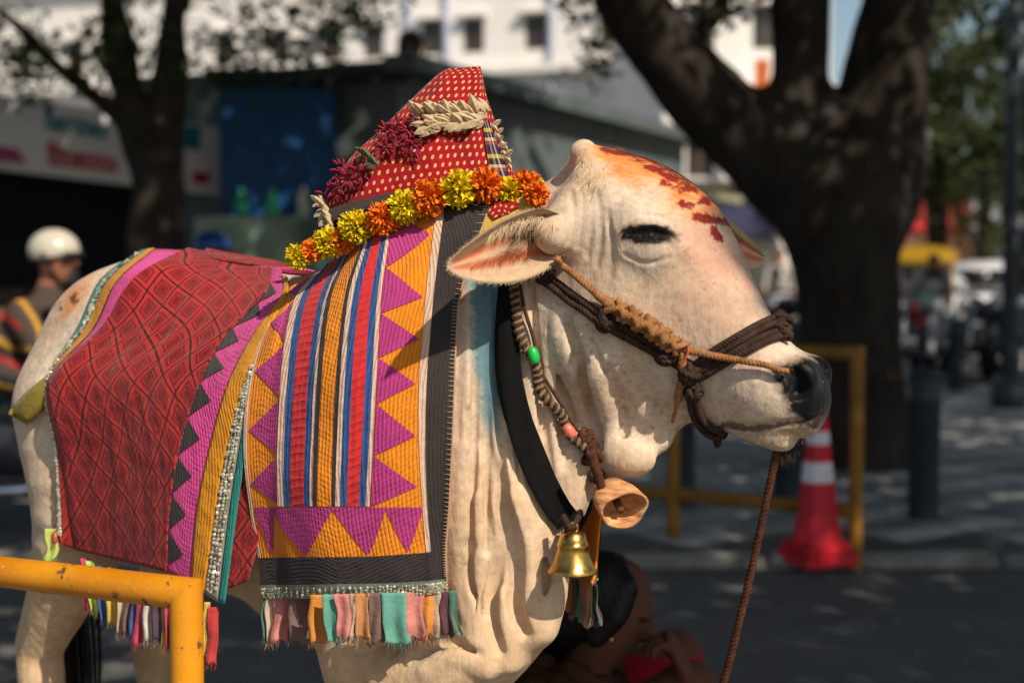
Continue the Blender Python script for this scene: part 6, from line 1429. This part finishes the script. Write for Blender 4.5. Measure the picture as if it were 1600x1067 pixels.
# ---- riders
def rider(label, helmet_col, jk, px, py, Y, stripes, grp):
    hd = P(px, py, Y); hr = .86; r0 = A3(hd[0]-.26, Y, .84); t = thing('person', (r0[0], Y, 0), label, 'person', grp); f = norm(A3(1, -.12, -.05)); sh_ = hd+A3(-.10, 0, -.24)
    pr = head_prims(hd, f, hr)+[Chain([hd+A3(-.01, 0, -.08), hd+A3(-.05, 0, -.20)], [.055, .06], .03), Loft([(sh_+A3(.02, 0, .02), UP, A3(0, 1, 0), .06, .19), (sh_+A3(-.05, 0, -.13), UP, A3(0, 1, 0), .13, .21), (r0+A3(-.02, 0, .12), UP, A3(0, 1, 0), .14, .18), (r0, UP, A3(0, 1, 0), .10, .18)], 12, .05, along=.14)]
    for s in (1, -1):
        a = sh_+A3(.0, s*.19, -.02); e = a+A3(.16, s*.07, -.24); w_ = A3(r0[0]+.58, Y+s*.30, 1.02)
        pr += [Chain([a, e], [.072, .058], .04), Chain([e, w_], [.056, .034], .03)]+hand_prims(w_, A3(1, -s*.2, -.2), A3(.2, 0, -1), 1.0, 1.0)
        k_ = r0+A3(.42, s*.17, -.10); an = k_+A3(-.12, s*.02, -.46); pr += [Chain([r0+A3(.0, s*.10, -.02), k_], [.10, .07], .05), Chain([k_, an], [.068, .045], .03), Chain([an, an+A3(.20, 0, -.03)], [.045, .038], .02)]
    def col(V):
        x, y = pix(V); C = np.tile(np.array(S(*jk)[:3]), (len(V), 1)); C[V[:, 2] < r0[2]-.04] = np.array(S(44, 46, 56)[:3]); C[(V[:, 2] > hd[2]-.13)] = skin*1.1; C[(V[:, 0] > r0[0]+.60)] = skin; C[V[:, 2] < .36] = np.array(S(24, 22, 22)[:3])
        for pl, wd, c in stripes: C[(dist_poly(x, y, pl, False) < wd) & (V[:, 2] < hd[2]-.13)] = np.array(S(*c)[:3])
        return C
    person_mesh(pr, .022, col, 'body', t)
    hm = M('helmet_'+label[:18], S(*helmet_col), .25, .05, 6, 0, spec=.5); hb = Body([ell(hd+A3(-.010, 0, .030), (.116, .100, .106), .01), ell(hd+A3(.0, 0, -.118), (.26, .115, .26), .01, UP, A3(0, 1, 0), True), ell(hd+A3(0, 0, .0), (.100, .085, .090), .01, sub=True)])
    V, Q = hb.mesh(.012, hd-A3(.2, .2, .2), hd+A3(.2, .2, .22)); V, Q = subdivide(hb.project(V, Q, 1), Q); V = hb.project(V, Q, 2, .01); h_ = world_child(mesh('helmet', V, Q, hm), t)
    m = MB(); m.tube([(hd[0]+.122*math.cos(a)-.010, hd[1]+.122*math.sin(a), hd[2]+.010) for a in np.linspace(-.9, .9, 12)], .013, 8); world_child(m.build('visor_peak', seatm), t)
    for s in (1, -1): m = MB(); m.tube(crom([hd+A3(-.03, s*.104, .02), hd+A3(.0, s*.086, -.05), hd+A3(.03, s*.04, -.118), hd+A3(.035, 0, -.124)], 10), .008, 6); world_child(m.build('chin_strap', seatm), t)
    return t
rider('person in white helmet and brown jacket with yellow and red stripes on motorcycle', (196, 188, 172), (78, 64, 56), 88, 402, 6.5,
      [([(8, 462), (35, 470), (58, 505), (66, 540)], 3.5, (206, 150, 50)), ([(0, 490), (32, 512)], 4, (180, 44, 40)), ([(-5, 530), (20, 545), (45, 545)], 4, (206, 160, 60)), ([(0, 560), (38, 575)], 4, (180, 44, 40)), ([(-5, 600), (30, 610)], 3.5, (200, 150, 50)), ([(-30, 520), (0, 530)], 4, (206, 160, 60))], None)
rider('person in shiny blue helmet far behind the back of the bull', (20, 60, 130), (40, 44, 60), 333, 392, 9.0, [], None)
motorcycle('dark motorcycle of the person in the blue helmet behind the bull', blk, (gx(345, 9.05), 9.05, 0), R(0), grp=None)
# ---- people standing far off
def stander(label, px, Y, hgt, shirt, trousers, face=(-.4, -.9, 0)):
    X = gx(px, Y); t = thing('person', (X, Y, 0), label, 'person', 'people in the far street'); k = hgt/1.68; c = lambda x, y, z: A3(X+x*k, Y+y*k, z*k); f = norm(A3(*face))
    pr = head_prims(c(0, 0, 1.56), f, k)+[Chain([c(0, 0, 1.48), c(0, .01, 1.38)], [.052*k, .055*k], .03), Loft([(c(0, 0, 1.40), UP, A3(1, 0, 0), .05, .17), (c(0, 0, 1.28), UP, A3(1, 0, 0), .10, .18), (c(0, 0, 1.05), UP, A3(1, 0, 0), .12, .15), (c(0, 0, .90), UP, A3(1, 0, 0), .10, .16)], 10, .05, along=.11)]
    for s in (1, -1): pr += [Chain([c(s*.17, 0, 1.36), c(s*.22, .02, 1.10), c(s*.20, -.08, .87)], [.05*k, .042*k, .03*k], .03), Chain([c(s*.09, 0, .90), c(s*.10, -.02, .48), c(s*.10, .02, .09)], [.09*k, .06*k, .042*k], .04), Chain([c(s*.10, .02, .05), c(s*.10, -.14, .035)], [.042*k, .034*k], .02)]+hand_prims(c(s*.20, -.08, .87), A3(0, -.2, -1), A3(-s, 0, 0), k, .5)
    def col(V):
        C = np.tile(np.array(S(*shirt)[:3]), (len(V), 1)); C[V[:, 2] < .92*k] = np.array(S(*trousers)[:3]); C[V[:, 2] > 1.43*k] = skin; C[(V[:, 2] < 1.05*k) & (np.abs(V[:, 0]-X) > .165*k) & (V[:, 2] > .70*k)] = skin; C[V[:, 2] < .06] = .02; return C
    person_mesh(pr, .035, col, 'body', t, False); hb = Body([ell(c(0, 0, 1.60)-f*.02*k, (.10*k, .10*k, .088*k), .02, UP, norm(np.cross(UP, f))), ell(c(0, 0, 1.54)+f*.11*k, (.08*k, .09*k, .09*k), .02, sub=True)]); V, Q = hb.mesh(.02); world_child(mesh('hair', V, Q, hairb), t)
stander('person in pale grey shirt standing by the parked scooters', 1458, 18.6, 1.52, (126, 130, 146), (40, 42, 54)); stander('person in bright orange clothes far down the street', 1508, 27, 1.66, (206, 72, 34), (150, 50, 36)); stander('person in red clothes standing below the far trees', 1432, 30, 1.62, (170, 40, 56), (60, 50, 60)); stander('person in white shirt beyond the nose of the bull', 1216, 22, 1.66, (190, 186, 180), (36, 40, 60))
# ---- auto-rickshaw
AR = thing('auto_rickshaw', (gx(1428, 22), 22, 0), 'yellow and green auto rickshaw parked behind the big tree', 'rickshaw', rz=R(-100)); ylm = M('rickshaw_yellow', S(146, 112, 14), .45, .1, 5, 0); gnm = M('rickshaw_green', S(16, 84, 56), .4, .1, 5, 0)
blob([Loft([(A3(-1.25, 0, .60), UP, A3(0, 1, 0), .30, .58), (A3(-.5, 0, .56), UP, A3(0, 1, 0), .32, .66), (A3(.4, 0, .52), UP, A3(0, 1, 0), .28, .60), (A3(1.0, 0, .62), UP, A3(0, 1, 0), .34, .34), (A3(1.2, 0, .66), UP, A3(0, 1, 0), .25, .22)], 14, .03, 3.0, along=.12)], .06, gnm, 'lower_body', AR)
blob([Loft([(A3(-1.25, 0, 1.35), UP, A3(0, 1, 0), .24, .56), (A3(-.4, 0, 1.50), UP, A3(0, 1, 0), .20, .62), (A3(.45, 0, 1.52), UP, A3(0, 1, 0), .16, .58), (A3(.70, 0, 1.46), UP, A3(0, 1, 0), .08, .52)], 12, .03, 3.0, along=.10)], .06, ylm, 'canopy', AR)
for s in (1, -1):
    m = MB(); m.tube([(.95, s*.42, .8), (.70, s*.48, 1.45)], .022, 8); m.build('pillar', ylm, AR); m = MB(); m.tube([(-.35, s*.62, .8), (-.35, s*.60, 1.4)], .022, 8); m.build('pillar', ylm, AR); v, f = torus((-.85, s*.55, .22), .18, .055); MB().add(v, f).build('wheel', tyre, AR); m = MB(); m.lathe([(.03, -.03), (.08, 0), (.07, .02)], (1.20, s*.18, .72), 12, 'x'); m.build('headlight', chrome, AR)
v, f = torus((1.1, 0, .22), .18, .055); MB().add(v, f).build('wheel', tyre, AR); m = MB(); m.add([(.98, -.40, .92), (.98, .40, .92), (.73, .46, 1.40), (.73, -.46, 1.40), (.96, -.40, .92), (.96, .40, .92), (.71, .46, 1.40), (.71, -.46, 1.40)], [(0, 1, 2, 3), (7, 6, 5, 4), (0, 4, 5, 1), (1, 5, 6, 2), (2, 6, 7, 3), (3, 7, 4, 0)]); m.build('windscreen', glassd, AR, False); m = MB(); m.box((-.75, 0, .95), (.5, 1.0, .35), 0, .05); m.build('seat', seatm, AR)
# ---- white car
CA = thing('parked_car', (gx(1572, 26), 26, 0), 'white car parked beyond the motorcycles', 'car', rz=R(12))
blob([Loft([(A3(-1.85, 0, .62), UP, A3(0, 1, 0), .26, .72), (A3(-1.2, 0, .64), UP, A3(0, 1, 0), .36, .80), (A3(.3, 0, .62), UP, A3(0, 1, 0), .36, .81), (A3(1.3, 0, .60), UP, A3(0, 1, 0), .30, .78), (A3(1.85, 0, .52), UP, A3(0, 1, 0), .22, .66)], 16, .04, 3.4, along=.10), Loft([(A3(-1.35, 0, 1.05), UP, A3(0, 1, 0), .26, .60), (A3(-.7, 0, 1.18), UP, A3(0, 1, 0), .32, .62), (A3(.3, 0, 1.16), UP, A3(0, 1, 0), .31, .62), (A3(.95, 0, .98), UP, A3(0, 1, 0), .12, .60)], 14, .06, 3.2, along=.14)], .06, whm, 'body', CA)
for s in (1, -1):
    for x in (-1.15, 1.2): v, f = torus((x, s*.74, .30), .22, .085); w_ = MB().add(v, f).build('wheel', tyre, CA); m = MB(); m.lathe([(.17, -.03), (.15, 0), (.03, .03)], (x, s*.80, .30), 14, 'y'); m.build('rim', chrome, w_)
    for x0, x1 in ((-1.15, -.35), (-.28, .62)): m = MB(); m.box(((x0+x1)/2, s*.655, 1.20), (x1-x0, .05, .30), 0, .02); m.build('window', glassd, CA)
    m = MB(); m.box((1.83, s*.50, .62), (.10, .28, .14), 0, .03); m.build('headlight', chrome, CA); m = MB(); m.box((-1.88, s*.55, .72), (.08, .22, .18), 0, .03); m.build('tail_light', M('red_lens', S(150, 12, 16)), CA)
m = MB(); m.box((-1.88, 0, .42), (.10, 1.3, .16), 0, .03).box((1.86, 0, .40), (.10, 1.2, .16), 0, .03); m.build('bumper', engm, CA)
